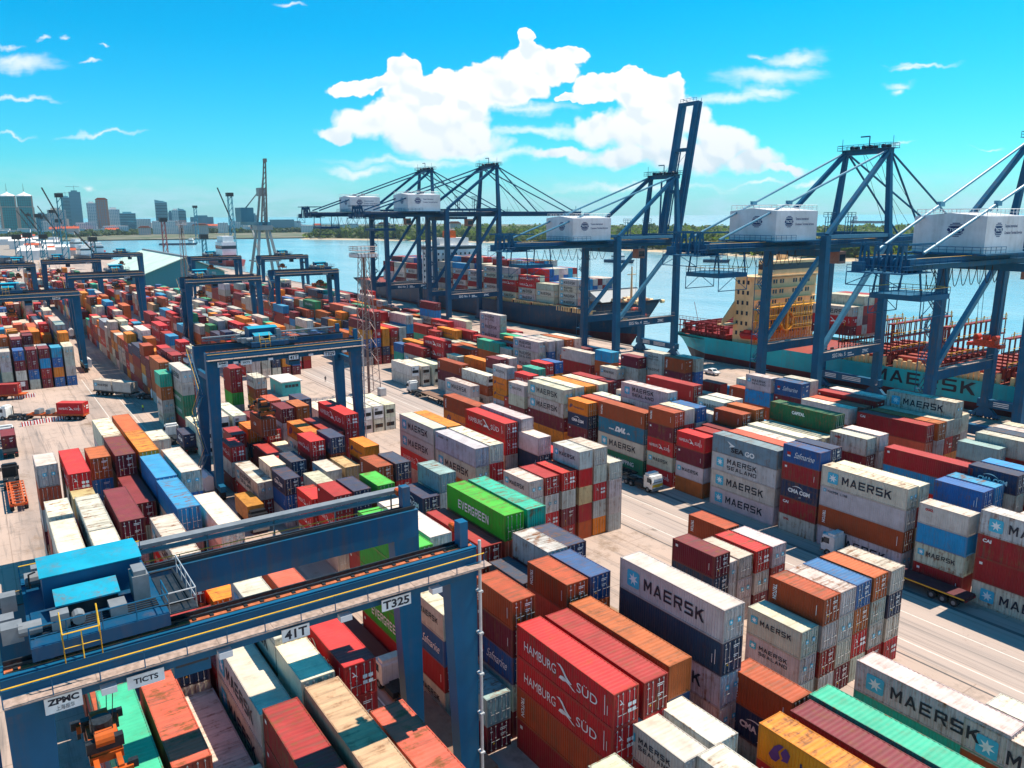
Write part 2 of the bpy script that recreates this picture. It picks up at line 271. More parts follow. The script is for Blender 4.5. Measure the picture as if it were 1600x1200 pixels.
KIND={ # code: (body colour, colour words, mark words)
'M':((.55,.51,.46),'light grey','blue star panel'),'S':((.54,.50,.45),'light grey','star panel and two lines of lettering'),
'm':((.50,.50,.49),'pale blue grey','small star and fine lettering'),'G':((.50,.475,.43),'plain grey',''),'W':((.70,.65,.56),'off white',''),
'H':((.56,.012,.020),'bright red','white bird emblem'),'R':((.33,.012,.018),'dark red',''),'C':((.33,.012,.018),'dark red','small white initials'),
'X':((.16,.008,.026),'maroon',''),'T':((.38,.060,.016),'rust brown','upright white lettering'),'B':((.46,.11,.025),'orange brown',''),
'O':((.78,.22,.010),'orange','dark blue lettering'),'Q':((.72,.24,.015),'plain orange',''),'N':((.012,.030,.085),'navy blue','white lettering under an arc'),
'n':((.016,.045,.105),'plain navy',''),'b':((.010,.12,.36),'mid blue',''),'L':((.006,.28,.56),'sky blue',''),'F':((.010,.085,.27),'royal blue','white script'),
'E':((.03,.42,.02),'vivid green','bold white lettering'),'e':((.04,.44,.05),'plain vivid green',''),'K':((.012,.115,.050),'dark green','white serif lettering'),
't':((.012,.42,.28),'teal green',''),'s':((.02,.22,.11),'emerald green',''),'D':((.012,.16,.30),'steel blue','white lettering'),
'A':((.17,.27,.31),'slate blue','arrow emblem'),'o':((.52,.49,.43),'cream','small red lettering'),'f':((.70,.66,.56),'cream refrigerated',''),
'P':((.25,.36,.38),'pale teal grey',''),'p':((.58,.10,.055),'salmon red',''),'Y':((.50,.36,.20),'tan',''),
}
RAND='RRRRRRRXXXXTTTTBBBBGGGGGGMMMMWWWOOQbnnLstYpHHHP'
C40,C20=12.192,6.058
BOXES=[] # (block,u,v,zbase,L,h,kind,q,tier,ntiers,explicit)
OCC=[]
def stack(b,u,v,L,n,h,kinds,q,ex,rng):
    LL=C40 if L==40 else C20
    OCC.append((u-LL,u,v))
    for t in range(n):
        i=n-1-t
        k=kinds[i] if i<len(kinds) else rng.choice(RAND)
        BOXES.append((b,u,v,t*h,L,h,k,q,t,n,ex))
def make_boxes():
    rng=random.Random(7)
    for s in STACKS: stack(*s,1,rng)
    def free(a,c,v): return all(not(a<o[1]-.05 and c>o[0]+.05 and abs(v-o[2])<2.5) for o in OCC)
    def fill(b,rows,u0,u1,lo,hi,p40=.35,gap=.06):
        for v in rows:
            u=u1
            m=rng.randint(lo,hi)
            while u>u0+6:
                L=40 if (rng.random()<p40 and u-u0>12.6) else 20
                LL=C40 if L==40 else C20
                if rng.random()<.35: m=rng.randint(lo,hi)
                n=max(1,min(hi,m+rng.choice((-1,0,0,1))))
                jv=v+rng.uniform(-.06,.06)
                if rng.random()>gap and free(u-LL,u,v): stack(b,round(u,2),round(jv,2),L,n,2.9 if L==40 else 2.6,'',0 if rng.random()<.75 else 1,0,rng); u-=LL+.35
                else: u-=.9 if not free(u-LL,u,v) else LL+.35
    R1=[3.8,6.8,9.8,12.7,15.6,18.6]
    fill(1,R1,-120,-30,3,3); fill(1,R1,-470,-249,2,5,.2)
    fill(2,[34.3,37.2,40.2,43.2,46.2],-168,-80,2,3,.3,.05); fill(2,[34.3,37.2,40.1,43,45.9],-80,-10,2,2,.4,.2)
    fill(2,[34,37,40,43,46],-470,-197,3,5,.25)
    fill(3,[60.8,63.6,66.4,69.2,72],-108,-82,2,3,.5,.1); fill(3,[62.2,65.1,68,70.9,73.8,76.7,79.6],-450,-228,3,4,.3)
    fill(4,[96.3,99.2,102.1,105,108],-150,-20,3,4,.6); fill(4,[96.9,99.8,102.7,105.6,108.5,111.4],-430,-222,3,5,.5)
    fill(4,[103,106,109,112],-218,-146,2,3,.5,.1)
    fill(5,[124.2,127.1,130,132.9,135.8],-112,-45,3,4,.6); fill(5,[124.2,127.1,130,132.9,135.8,138.7,141.6],-300,-116,2,3,.5)
    fill(5,[128,131,134,137,140,143,146,149],-440,-300,2,4,.5)
    fill(1,[-20,-16.8,-13.6,-10.4,-7.2],-620,-480,2,4,.3);fill(2,[8,11,14,17,20,30,33,36,39,42,45,52,55,58],-640,-480,2,4,.3)
    fill(3,[62,65,68,71,74],-560,-460,2,3,.3)
import bpy, bmesh, numpy as np
from mathutils import Vector, Matrix
SC=bpy.context.scene; COL=SC.collection
random.seed(11)
# ------------------------------------------------------------------ mesh helpers
class MB:
    def __init__(s): s.v=[]; s.f=[]; s.m=[]; s.k=0
    def add(s,vs,fs,k=None):
        o=len(s.v); s.v+=[tuple(x) for x in vs]; s.f+=[tuple(o+i for i in f) for f in fs]; s.m+=[s.k if k is None else k]*len(fs); return s
    def box(s,x0,x1,y0,y1,z0,z1,k=None):
        return s.add([(x,y,z) for x in(x0,x1) for y in(y0,y1) for z in(z0,z1)],[(0,1,3,2),(4,6,7,5),(0,4,5,1),(2,3,7,6),(0,2,6,4),(1,5,7,3)],k)
    def cbox(s,c,d,k=None): return s.box(c[0]-d[0]/2,c[0]+d[0]/2,c[1]-d[1]/2,c[1]+d[1]/2,c[2]-d[2]/2,c[2]+d[2]/2,k)
    def bar(s,a,b,w,h=None,k=None,w2=None,h2=None):
        a=Vector(a);b=Vector(b); h=h or w; w2=w2 or w; h2=h2 or h
        d=(b-a).normalized(); up=Vector((0,0,1))
        if abs(d.z)>.95: up=Vector((1,0,0))
        r=d.cross(up).normalized(); q=r.cross(d)
        vs=[a+r*(i*w/2)+q*(j*h/2) for i,j in((-1,-1),(1,-1),(1,1),(-1,1))]+[b+r*(i*w2/2)+q*(j*h2/2) for i,j in((-1,-1),(1,-1),(1,1),(-1,1))]
        return s.add(vs,[(3,2,1,0),(4,5,6,7),(0,1,5,4),(1,2,6,5),(2,3,7,6),(3,0,4,7)],k)
    def tube(s,a,b,r,n=8,k=None,r2=None,caps=True):
        a=Vector(a);b=Vector(b);r2=r if r2 is None else r2
        d=(b-a).normalized(); up=Vector((0,0,1))
        if abs(d.z)>.95: up=Vector((1,0,0))
        x=d.cross(up).normalized(); y=x.cross(d); vs=[]
        for c,rr in((a,r),(b,r2)):
            for i in range(n):
                t=2*math.pi*i/n; vs.append(c+x*(math.cos(t)*rr)+y*(math.sin(t)*rr))
        fs=[(i,n+i,n+(i+1)%n,(i+1)%n) for i in range(n)]
        fs=[f[::-1] for f in fs]
        if caps: fs+=[tuple(range(n)),tuple(range(2*n-1,n-1,-1))]
        return s.add(vs,fs,k)
    def path(s,pts,w,k=None,n=5):
        for a,b in zip(pts,pts[1:]): s.tube(a,b,w,n,k)
        return s
    def prism(s,poly,axis,a,b,k=None):   # poly in the two other axes
        def P(p,t):
            return (t,p[0],p[1]) if axis=='x' else (p[0],t,p[1]) if axis=='y' else (p[0],p[1],t)
        n=len(poly); vs=[P(p,a) for p in poly]+[P(p,b) for p in poly]
        return s.add(vs,[tuple(range(n))[::-1],tuple(range(n,2*n))]+[(i,(i+1)%n,n+(i+1)%n,n+i) for i in range(n)],k)
    def mesh(s,name,mats):
        me=bpy.data.meshes.new(name); me.from_pydata(s.v,[],s.f)
        for m in (mats if isinstance(mats,(list,tuple)) else [mats]): me.materials.append(m)
        if max(s.m,default=0)>0: me.polygons.foreach_set('material_index',s.m)
        bm=bmesh.new(); bm.from_mesh(me); bmesh.ops.recalc_face_normals(bm,faces=bm.faces); bm.to_mesh(me); bm.free()
        return me
    def build(s,name,mats,parent=None,color=None): return link(name,s.mesh(name,mats),parent,color)
def link(name,me,parent=None,color=None,loc=None):
    o=bpy.data.objects.new(name,me); COL.objects.link(o)
    if parent: o.parent=parent
    if color: o.color=(*color[:3],1)
    if loc: o.location=loc
    return o
def tag(o,label=None,cat=None,group=None,kind=None):
    if label: o['label']=label
    if cat: o['category']=cat
    if group: o['group']=group
    if kind: o['kind']=kind
    return o
def thing(name,label,cat,loc=(0,0,0),rz=0,group=None):
    o=bpy.data.objects.new(name,None); COL.objects.link(o); o.location=loc; o.rotation_euler=(0,0,rz); o.empty_display_size=.5
    return tag(o,label,cat,group)
KIDS={}
def copy_tree(o,parent=None):
    c=o.copy(); COL.objects.link(c)
    if parent: c.parent=parent
    for ch in o.children: copy_tree(ch,c)
    return c
# ------------------------------------------------------------------ materials
def nodes(name):
    m=bpy.data.materials.new(name); m.use_nodes=True; nt=m.node_tree; b=nt.nodes['Principled BSDF']
    return m,nt,b
def N(nt,t,**k):
    n=nt.nodes.new(t)
    for a,v in k.items():
        if a.startswith('i'): n.inputs[int(a[1:])].default_value=v
        else: setattr(n,a,v)
    return n
def mix(nt,fac,a,b,mode='MIX'):
    n=nt.nodes.new('ShaderNodeMix'); n.data_type='RGBA'; n.blend_type=mode
    for s,v in((0,fac),(6,a),(7,b)):
        if hasattr(v,'is_linked') or hasattr(v,'links'): nt.links.new(v,n.inputs[s])
        else: n.inputs[s].default_value=v if s==0 else (*v[:3],1)
    return n.outputs[2]
def ramp(nt,x,a,b):
    n=N(nt,'ShaderNodeMapRange'); n.clamp=True; nt.links.new(x,n.inputs[0]); n.inputs[1].default_value=a; n.inputs[2].default_value=b; return n.outputs[0]
def noise(nt,vec,scale,detail=3,rough=.6):
    n=N(nt,'ShaderNodeTexNoise'); n.inputs['Scale'].default_value=scale; n.inputs['Detail'].default_value=detail; n.inputs['Roughness'].default_value=rough
    nt.links.new(vec,n.inputs['Vector']); return n.outputs['Fac']
def objvec(nt,scale,rand=True,attr=False):
    tc=N(nt,'ShaderNodeTexCoord'); mp=N(nt,'ShaderNodeMapping'); mp.inputs['Scale'].default_value=scale
    nt.links.new(tc.outputs['Object'],mp.inputs['Vector'])
    if rand:
        oi=N(nt,'ShaderNodeObjectInfo'); mu=N(nt,'ShaderNodeMath',operation='MULTIPLY',i1=97.0); nt.links.new(oi.outputs['Random'],mu.inputs[0])
        cb=N(nt,'ShaderNodeCombineXYZ'); nt.links.new(mu.outputs[0],cb.inputs[0]); nt.links.new(mu.outputs[0],cb.inputs[2]); nt.links.new(cb.outputs[0],mp.inputs['Location'])
    return mp.outputs[0]
def paint(name,color=None,src='obj',rough=.55,rust=.5,dirt=.35,fade=0,fadecol=(.8,.72,.62),streak='z',metal=0,scale=1.0,spec=.22,warm=None,edge=0):
    m,nt,b=nodes(name)
    if color is not None: rgb=N(nt,'ShaderNodeRGB'); rgb.outputs[0].default_value=(*color,1); c=rgb.outputs[0]
    elif src=='obj': c=N(nt,'ShaderNodeObjectInfo').outputs['Color']
    else: c=N(nt,'ShaderNodeAttribute',attribute_name='Col').outputs['Color']
    rnd=src=='obj'
    if fade: c=mix(nt,fade,c,fadecol)
    if warm: c=mix(nt,1.0,c,warm,'MULTIPLY')
    if edge: c=mix(nt,edge,c,(.17,.075,.035))
    v1=objvec(nt,(.55*scale,.55*scale,.55*scale),rnd); n1=noise(nt,v1,1.0,4)
    c=mix(nt,ramp(nt,n1,.30,.75),mix(nt,1.0,c,(1.12,1.12,1.12),'MULTIPLY'),mix(nt,1.0,c,(.80,.79,.77),'MULTIPLY'))
    sv={'z':(3.2,3.2,.18),'y':(2.6,.22,1),'n':(1.5,1.5,1.5)}[streak]
    v2=objvec(nt,tuple(x*scale for x in sv),rnd); n2=noise(nt,v2,1.0,5,.65)
    wear=None
    if rnd:
        oi=N(nt,'ShaderNodeObjectInfo'); wr=N(nt,'ShaderNodeMath',operation='POWER',i1=1.6); nt.links.new(oi.outputs['Random'],wr.inputs[0]); wm_=N(nt,'ShaderNodeMath',operation='MULTIPLY_ADD',i1=1.35,i2=.2); nt.links.new(wr.outputs[0],wm_.inputs[0]); wear=wm_.outputs[0]
    def wm(x):
        if wear is None: return x
        q=N(nt,'ShaderNodeMath',operation='MULTIPLY',use_clamp=True); nt.links.new(x,q.inputs[0]); nt.links.new(wear,q.inputs[1]); return q.outputs[0]
    if dirt:
        f=N(nt,'ShaderNodeMath',operation='MULTIPLY',i1=dirt); nt.links.new(wm(ramp(nt,n2,.48,.74)),f.inputs[0])
        c=mix(nt,f.outputs[0],c,(.10,.075,.05))
    if rust:
        v3=objvec(nt,tuple(x*scale for x in (.75,.75,.75)),rnd); n3=noise(nt,v3,1.3,6,.7)
        mm=N(nt,'ShaderNodeMath',operation='MULTIPLY'); nt.links.new(ramp(nt,n3,.50,.64),mm.inputs[0]); nt.links.new(ramp(nt,n2,.38,.60),mm.inputs[1])
        f=N(nt,'ShaderNodeMath',operation='MULTIPLY',i1=rust); nt.links.new(wm(mm.outputs[0]),f.inputs[0])
        c=mix(nt,f.outputs[0],c,(.20,.075,.025))
    nt.links.new(c,b.inputs['Base Color']); b.inputs['Roughness'].default_value=rough; b.inputs['Metallic'].default_value=metal; b.inputs['Specular IOR Level'].default_value=spec
    return m
def plain(name,color,rough=.5,metal=0,var=.15,scale=1.5):
    m,nt,b=nodes(name); v=objvec(nt,(1,1,1),False); n=noise(nt,v,scale,4)
    c=mix(nt,ramp(nt,n,.3,.7),[x*(1+var) for x in color],[x*(1-var) for x in color])
    nt.links.new(c,b.inputs['Base Color']); b.inputs['Roughness'].default_value=rough; b.inputs['Metallic'].default_value=metal; b.inputs['Specular IOR Level'].default_value=.3
    return m
M={}
M['body']=paint('container_paint',rust=.75,dirt=.55); M['frame']=paint('container_frame_paint',rust=1.0,dirt=.7,edge=.30); M['roof']=paint('container_roof_paint',fade=.05,fadecol=(.85,.68,.55),rust=1.0,dirt=.75,warm=(1.10,1.02,.92),streak='y',rough=.6)
M['bodyS']=paint('stacked_paint',src='attr',rust=.7,dirt=.5); M['roofS']=paint('stacked_roof_paint',src='attr',fade=.05,fadecol=(.85,.68,.55),rust=.9,dirt=.55,warm=(1.10,1.02,.92),streak='y',rough=.6)
M['letter']=plain('lettering_paint',(.012,.016,.03),.5); M['white']=plain('white_paint',(.78,.78,.76),.5); M['star']=plain('star_blue',(.05,.42,.58),.5)
M['galv']=plain('galvanised_bar',(.5,.5,.5),.4,.3); M['orangep']=plain('orange_paint',(.62,.10,.012),.5,0,.3); M['redp']=plain('red_paint',(.45,.015,.012),.5)
M['navyp']=plain('navy_lettering',(.015,.03,.12),.5); M['purple']=plain('purple_paint',(.10,.03,.16),.5); M['yellow']=plain('yellow_paint',(.75,.42,.03),.5)
M['crane']=paint('crane_blue',(.003,.098,.20),rust=.2,dirt=.4,rough=.5,scale=.5); M['crane2']=paint('crane_dark_blue',(.004,.062,.14),rust=.15,dirt=.2,rough=.42,scale=.4)
M['craneroof']=paint('crane_roof_blue',(.010,.30,.44),rust=.5,dirt=.2,rough=.45)
M['stay']=plain('stay_light_blue',(.07,.22,.32),.4); M['house']=paint('machinery_house_white',(.72,.69,.69),rust=.12,dirt=.12,rough=.5,scale=.4)
M['dark']=plain('dark_machinery',(.025,.028,.032),.5,.2,.4,4); M['grey']=plain('grey_steel',(.22,.23,.24),.5,.2); M['tread']=plain('tread_plate',(.34,.25,.21),.8,0,.35,3)
M['rail']=plain('rail_rust',(.42,.12,.05),.6,0,.4,3); M['tyre']=plain('tyre_rubber',(.018,.018,.02),.8); M['glass']=plain('window_glass',(.02,.035,.05),.08)
M['spreader']=paint('spreader_orange',(.50,.10,.015),rust=.8,dirt=.9,rough=.5,streak='n',scale=1.5); M['black']=plain('black_rubber',(.012,.012,.014),.5)
M['deck']=paint('rusty_deck',(.22,.13,.09),rust=.8,dirt=.7,rough=.7,streak='n',scale=1.2); M['chassis']=plain('orange_chassis',(.52,.10,.02),.55,0,.3)
M['mast']=plain('mast_galvanised',(.36,.25,.22),.5,.2)
SIGN={}
# ------------------------------------------------------------------ lettering
TXT={}
def text_mesh(s,bold=0.0,shear=0.0,space=1.0):
    key=(s,bold,shear,space)
    if key in TXT: return TXT[key]
    cu=bpy.data.curves.new('t','FONT'); cu.body=s; cu.size=1; cu.offset=bold; cu.shear=shear; cu.space_character=space; cu.resolution_u=3; cu.fill_mode='FRONT'
    o=bpy.data.objects.new('t',cu); COL.objects.link(o)
    dg=bpy.context.evaluated_depsgraph_get(); me=bpy.data.meshes.new_from_object(o.evaluated_get(dg))
    V=np.array([v.co[:2] for v in me.vertices]) if len(me.vertices) else np.zeros((0,2)); F=[tuple(p.vertices) for p in me.polygons]
    bpy.data.objects.remove(o); bpy.data.curves.remove(cu); bpy.data.meshes.remove(me)
    if len(V): V=V-V.min(0); wh=V.max(0)
    else: wh=np.array([1,1])
    TXT[key]=(V/np.where(wh>0,wh,1),F); return TXT[key]
def put_text(mb,s,x,z,w,h,place,k=0,bold=0.02,shear=0,rot=False,space=1.0):
    """text in the rectangle x..x+w, z..z+h of the plane mapped by place(a,b)"""
    V,F=text_mesh(s,bold,shear,space)
    if rot: P=[place(x+w*p[1],z+h*(1-p[0])) for p in V]
    else: P=[place(x+w*p[0],z+h*p[1]) for p in V]
    mb.add(P,F,k)
GLY={'M':[[(0,0),(.2,0),(.2,1),(0,1)],[(.8,0),(1,0),(1,1),(.8,1)],[(.2,1),(.2,.66),(.5,.18),(.5,.52)],[(.8,1),(.5,.52),(.5,.18),(.8,.66)]],
'A':[[(0,0),(.21,0),(.5,.74),(.5,1),(.39,1)],[(1,0),(.61,1),(.5,1),(.5,.74),(.79,0)],[(.30,.2),(.70,.2),(.63,.37),(.37,.37)]],
'E':[[(0,0),(.2,0),(.2,1),(0,1)],[(.2,.82),(.96,.82),(.96,1),(.2,1)],[(.2,.41),(.9,.41),(.9,.59),(.2,.59)],[(.2,0),(.96,0),(.96,.18),(.2,.18)]],
'R':[[(0,0),(.2,0),(.2,1),(0,1)],[(.2,.82),(.8,.82),(.8,1),(.2,1)],[(.8,.40),(.92,.42),(1,.5),(1,.9),(.92,1),(.8,1)],[(.2,.40),(.8,.40),(.8,.58),(.2,.58)],[(.5,.40),(.73,.40),(1,0),(.77,0)]],
'S':[[(0,.5),(.1,.41),(.2,.41),(.2,1),(.08,1),(0,.92)],[(.2,.82),(.97,.82),(.97,1),(.2,1)],[(.2,.41),(.8,.41),(.8,.59),(.2,.59)],[(.8,0),(.92,0),(1,.08),(1,.5),(.9,.59),(.8,.59)],[(.02,0),(.8,0),(.8,.18),(.02,.18)]],
'K':[[(0,0),(.2,0),(.2,1),(0,1)],[(.2,.36),(.98,1),(.68,1),(.2,.62)],[(.34,.475),(.74,0),(1,0),(.56,.655)]],
'L':[[(0,0),(.2,0),(.2,1),(0,1)],[(.2,0),(.95,0),(.95,.18),(.2,.18)]],'N':[[(0,0),(.2,0),(.2,1),(0,1)],[(.8,0),(1,0),(1,1),(.8,1)],[(.2,1),(.2,.7),(.8,0),(.8,.3)]],
'D':[[(0,0),(.2,0),(.2,1),(0,1)],[(.2,.82),(.8,.82),(.8,1),(.2,1)],[(.2,0),(.8,0),(.8,.18),(.2,.18)],[(.8,0),(1,.12),(1,.88),(.8,1)]],'V':[[(0,1),(.22,1),(.5,.28),(.5,0),(.40,0)],[(1,1),(.60,0),(.5,0),(.5,.28),(.78,1)]],'G':[[(0,.08),(.2,.18),(.2,.82),(0,.92)],[(.0,.92),(.2,.82),(.97,.82),(.97,1),(.08,1)],[(0,.08),(.08,0),(.98,0),(.98,.18),(.2,.18)],[(.78,.18),(.98,.18),(.98,.54),(.78,.54)],[(.5,.38),(.78,.38),(.78,.54),(.5,.54)]],'I':[[(.38,0),(.62,0),(.62,1),(.38,1)]],' ':[]}
def put_block(mb,s,x,z,w,h,place,k=0,thin=1.0):
    n=len(s); cw=w/(n+(n-1)*.26)
    for i,ch in enumerate(s):
        for q in GLY[ch]: mb.add([place(x+i*cw*1.26+a*cw,z+c*h) for a,c in q],[tuple(range(len(q)))],k)
def put_poly(mb,pts,place,k=0): mb.add([place(*p) for p in pts],[tuple(range(len(pts)))],k)
def put_rect(mb,x,z,w,h,place,k=0): put_poly(mb,[(x,z),(x+w,z),(x+w,z+h),(x,z+h)],place,k)
def star_pts(cx,cz,r,n=7,q=.42):
    return [(cx+math.sin(math.pi*i/n)*(r if i%2==0 else r*q),cz+math.cos(math.pi*i/n)*(r if i%2==0 else r*q)) for i in range(2*n)]
def round_sq(x,z,s,c=.12):
    o=[]
    for cx,cz,a in((x+s-c*s,z+s-c*s,0),(x+c*s,z+s-c*s,90),(x+c*s,z+c*s,180),(x+s-c*s,z+c*s,270)):
        for j in(0,30,60,90): t=math.radians(a+j); o.append((cx+math.cos(t)*c*s,cz+math.sin(t)*c*s))
    return o
def bird(x,z,w,h):
    P1=[(0,.95),(.18,1),(.34,.86),(.52,.55),(.66,.40),(.80,.30),(.72,.24),(.60,.30),(.46,.42),(.30,.70),(.16,.88)]
    P2=[(.12,.16),(.20,.36),(.34,.42),(.52,.36),(.70,.22),(1,0),(.86,.02),(.66,.16),(.50,.22),(.34,.14)]
    return [[(x+w*a,z+h*b) for a,b in p] for p in(P1,P2)]
# ------------------------------------------------------------------ containers
WD=2.438
def frame(mb,L,H):
    for y in(0,WD-.09):
        mb.box(-L+.15,-.15,y+(.0 if y==0 else 0),y+.09,.0,.15); mb.box(-L+.15,-.15,y,y+.09,H-.10,H)
        for x in(-L,-.16): mb.box(x,x+.16,y-(0 if y==0 else .07),y+(.16 if y==0 else .09),0,H)
    for x in(-L+.02,-.10):
        mb.box(x,x+.08,.16,WD-.16,.0,.14); mb.box(x,x+.08,.16,WD-.16,H-.11,H-.003)
    mb.box(-L+.1,-.1,.09,WD-.09,.03,.12)
def wave(a,b,p):
    out=[];x=a
    while x<b-p*.9: out+=[(x,0),(x+p*.26,0),(x+p*.5,1),(x+p*.76,1)]; x+=p
    out+=[(b,0)]; return out
def body_mesh(L,H,flip,smooth=False):
    mb=MB(); mb.k=1; frame(mb,L,H); mb.k=0
    w=wave(-L+.16,-.16,.278 if not smooth else 1.2); d=.036 if not smooth else .006
    for side in(0,1):
        vs=[];fs=[]
        for x,t in w:
            y=.022+d*t if side==0 else WD-.022-d*t
            vs+=[(x,y,.13),(x,y,H-.09)]
        for i in range(len(w)-1): fs.append((2*i,2*i+2,2*i+3,2*i+1) if side==0 else (2*i,2*i+1,2*i+3,2*i+2))
        mb.add(vs,fs)
    w=wave(.16,WD-.16,.24); vs=[];fs=[]
    for y,t in w: x=-L+.03+.04*t; vs+=[(x,y,.13),(x,y,H-.1)]
    for i in range(len(w)-1): fs.append((2*i,2*i+1,2*i+3,2*i+2))
    mb.add(vs,fs)
    if flip: mb.v=[(-L-x,y,z) for x,y,z in mb.v]
    return mb.mesh('container_body',[M['body'],M['frame']])
def roof_mesh(L,H,smooth=False):
    mb=MB(); w=wave(-L+.2,-.2,.40); d=.02 if not smooth else .003; vs=[];fs=[]
    for x,t in w: vs+=[(x,.095,H-.012-d*t),(x,WD-.095,H-.012-d*t)]
    for i in range(len(w)-1): fs.append((2*i,2*i+2,2*i+3,2*i+1))
    mb.add(vs,fs)
    for a,b in((-L+.12,-L+.2),(-.2,-.12)): mb.box(a,b,.165,WD-.165,H-.05,H-.008)
    return mb.mesh('container_roof',M['roof'])
def door_mesh(H,left,flip,L):
    mb=MB(); y0,y1=(.165,1.205) if left else (1.233,WD-.165)
    mb.box(-.13,-.06,y0,y1,.15,H-.12)
    w=(y1-y0)
    for j in range(3): mb.box(-.06,-.035,y0+.06+j*(w-.06)/3,y0+.06+(j+1)*(w-.06)/3-.07,.22,H-.2)
    for z in(.5,1.1,1.7,H-.45):
        e=y0 if left else y1-.09
        mb.box(-.06,-.015,e,e+.09,z,z+.09)
    if flip: mb.v=[(-L-x,y,z) for x,y,z in mb.v]
    return mb.mesh('container_door',M['body'])
def bar_mesh(H,y):
    mb=MB(); mb.tube((.012,y,.16),(.012,y,H-.13),.021,6)
    mb.bar((.012,y,1.0),(.012,y+.38,1.02),.03,.04)
    for z in(.25,H*.5,H-.25): mb.cbox((-.01,y,z),(.05,.11,.08))
    return mb.mesh('locking_bar',M['galv'])
GEO={}
def geo(L,H,flip,smooth):
    k=(L,H,flip,smooth)
    if k not in GEO:
        GEO[k]=dict(body=body_mesh(L,H,flip,smooth),roof=roof_mesh(L,H,smooth),d0=door_mesh(H,1,flip,L),d1=door_mesh(H,0,flip,L),bars=[bar_mesh(H,y) for y in(.42,.88,1.52,1.98)])
    return GEO[k]
def marks(kind,L,H):
    """list of (part name, material, MB); x from the left end of the long side"""
    out=[]; big=L>9; Y=-.006
    pl=lambda a,b:(-L+a,Y,b); pl2=lambda a,b:(-L+a,Y-.004,b)
    def T(name,mat,*items):
        mb=MB()
        for it in items:
            if it[0]=='p': put_poly(mb,it[1],pl2 if name!='star_panel' else pl)
            elif it[0] in('MAERSK','SEALAND','MAERSK LINE','EVERGREEN'): put_block(mb,it[0],it[1],it[2],it[3],it[4],pl2)
            else: put_text(mb,it[0],it[1],it[2],it[3],it[4],pl2,0,*(it[5:]))
        out.append((name,mat,mb))
    def star(x,z,s):
        T('star_panel',M['star'],('p',round_sq(x,z,s)))
        mb=MB(); P=star_pts(x+s/2,z+s/2,s*.40); c=[(x+s/2,z+s/2)]
        mb.add([pl2(*c[0])]+[pl2(*q) for q in P],[(0,1+i,1+(i+1)%14) for i in range(14)]); out.append(('star_emblem',M['white'],mb))
    if kind=='M':
        if big: star(1.0,H-2.25,1.55); T('lettering',M['letter'],('MAERSK',3.15,H-2.0,7.0,1.12,.03))
        else: star(.42,H-1.5,.80); T('lettering',M['letter'],('MAERSK',1.5,H-1.42,3.5,.58,.03))
    elif kind=='S':
        if big: star(1.0,H-2.1,1.4); T('lettering',M['letter'],('MAERSK',3.1,H-1.35,5.6,.82,.03),('SEALAND',3.1,H-2.25,5.6,.62,.0))
        else: star(.45,H-1.4,.75); T('lettering',M['letter'],('MAERSK',1.55,H-1.2,3.2,.46,.03),('SEALAND',1.55,H-1.75,3.2,.36,.0))
    elif kind=='m': star(.5,H-.75,.42); T('lettering',M['letter'],('MAERSK LINE',1.15,H-.72,3.0,.32,.0))
    elif kind=='H':
        a=L/12.192; h=.82 if big else .5; z=H*.5-h/2
        T('lettering',M['white'],('HAMBURG',1.1*a,z,4.3*a,h,.0),('SÜD',8.0*a,z-.05,2.4*a,h*1.15,.0)); T('bird_emblem',M['white'],*[('p',q) for q in bird(5.5*a,z-.35*h,2.4*a,h*1.75)])
        T('code_marks',M['white'],('p',[(L-1.0,.8),(L-.93,.8),(L-.93,H-.5),(L-1.0,H-.5)]),('p',[(L-.7,.9),(L-.64,.9),(L-.64,H-1.2),(L-.7,H-1.2)]))
    elif kind=='C': T('lettering',M['white'],('CAI',.55,H-.85,.95,.42,.04))
    elif kind=='T': T('lettering',M['white'],('TRITON',.65 if big else .45,.55,.46,H-1.1,.03,0,True)); T('code_marks',M['white'],('p',[(L-.8,.8),(L-.74,.8),(L-.74,H-.8),(L-.8,H-.8)]))
    elif kind=='O':
        a=L/12.192; T('lettering',M['navyp'],('Hapag-Lloyd',3.6*a,H*.5-.3,6.2*a,.62 if big else .45,.01)); ex,ez,es=1.0*a,H*.5-.75,1.7*(1 if big else .55); ez=H*.5-es*.45
        T('emblem',M['purple' if big else 'navyp'],*[('p',[(ex+es*p,ez+es*.9*q) for p,q in P_]) for P_ in ([(0,.2),(.25,.75),(.50,1),(.72,1),(.45,.58),(.58,.32),(.38,0),(.15,0)],[(.62,.22),(.95,.30),(1.05,.75),(.82,1),(.76,.92),(.58,.60),(.70,.38)])])
    elif kind=='N':
        a=L/12.192; h=.62 if not big else .8; T('lettering',M['white'],('CMA CGM',2.6*a,H*.5-h/2-.05,7.2*a,h,.05))
        mb=MB(); n=14; cx,cz,r=5.4*a,H*.5-.5,1.9 if big else 1.15
        for i in range(n):
            t0,t1=[math.radians(40+80*j/n) for j in(i,i+1)]; w0,w1=[.02+.09*math.sin(math.pi*j/n) for j in(i,i+1)]
            put_poly(mb,[(cx+r*1.3*math.cos(t0),cz+r*math.sin(t0)),(cx+r*1.3*math.cos(t1),cz+r*math.sin(t1)),(cx+r*1.3*math.cos(t1),cz+r*math.sin(t1)+w1),(cx+r*1.3*math.cos(t0),cz+r*math.sin(t0)+w0)],pl2)
        put_poly(mb,[(6.2*a,.42),(6.9*a,.5),(7.0*a,.58),(6.3*a,.5)],pl2); out.append(('arc_emblem',M['white'],mb))
    elif kind=='F':
        T('lettering',M['white'],('Safmarine',1.9,H*.5-.38,3.3,.85,.0,.5)) if not big else T('lettering',M['white'],('Safmarine',3.4,H*.5-.45,6,1.0,.0,.5))
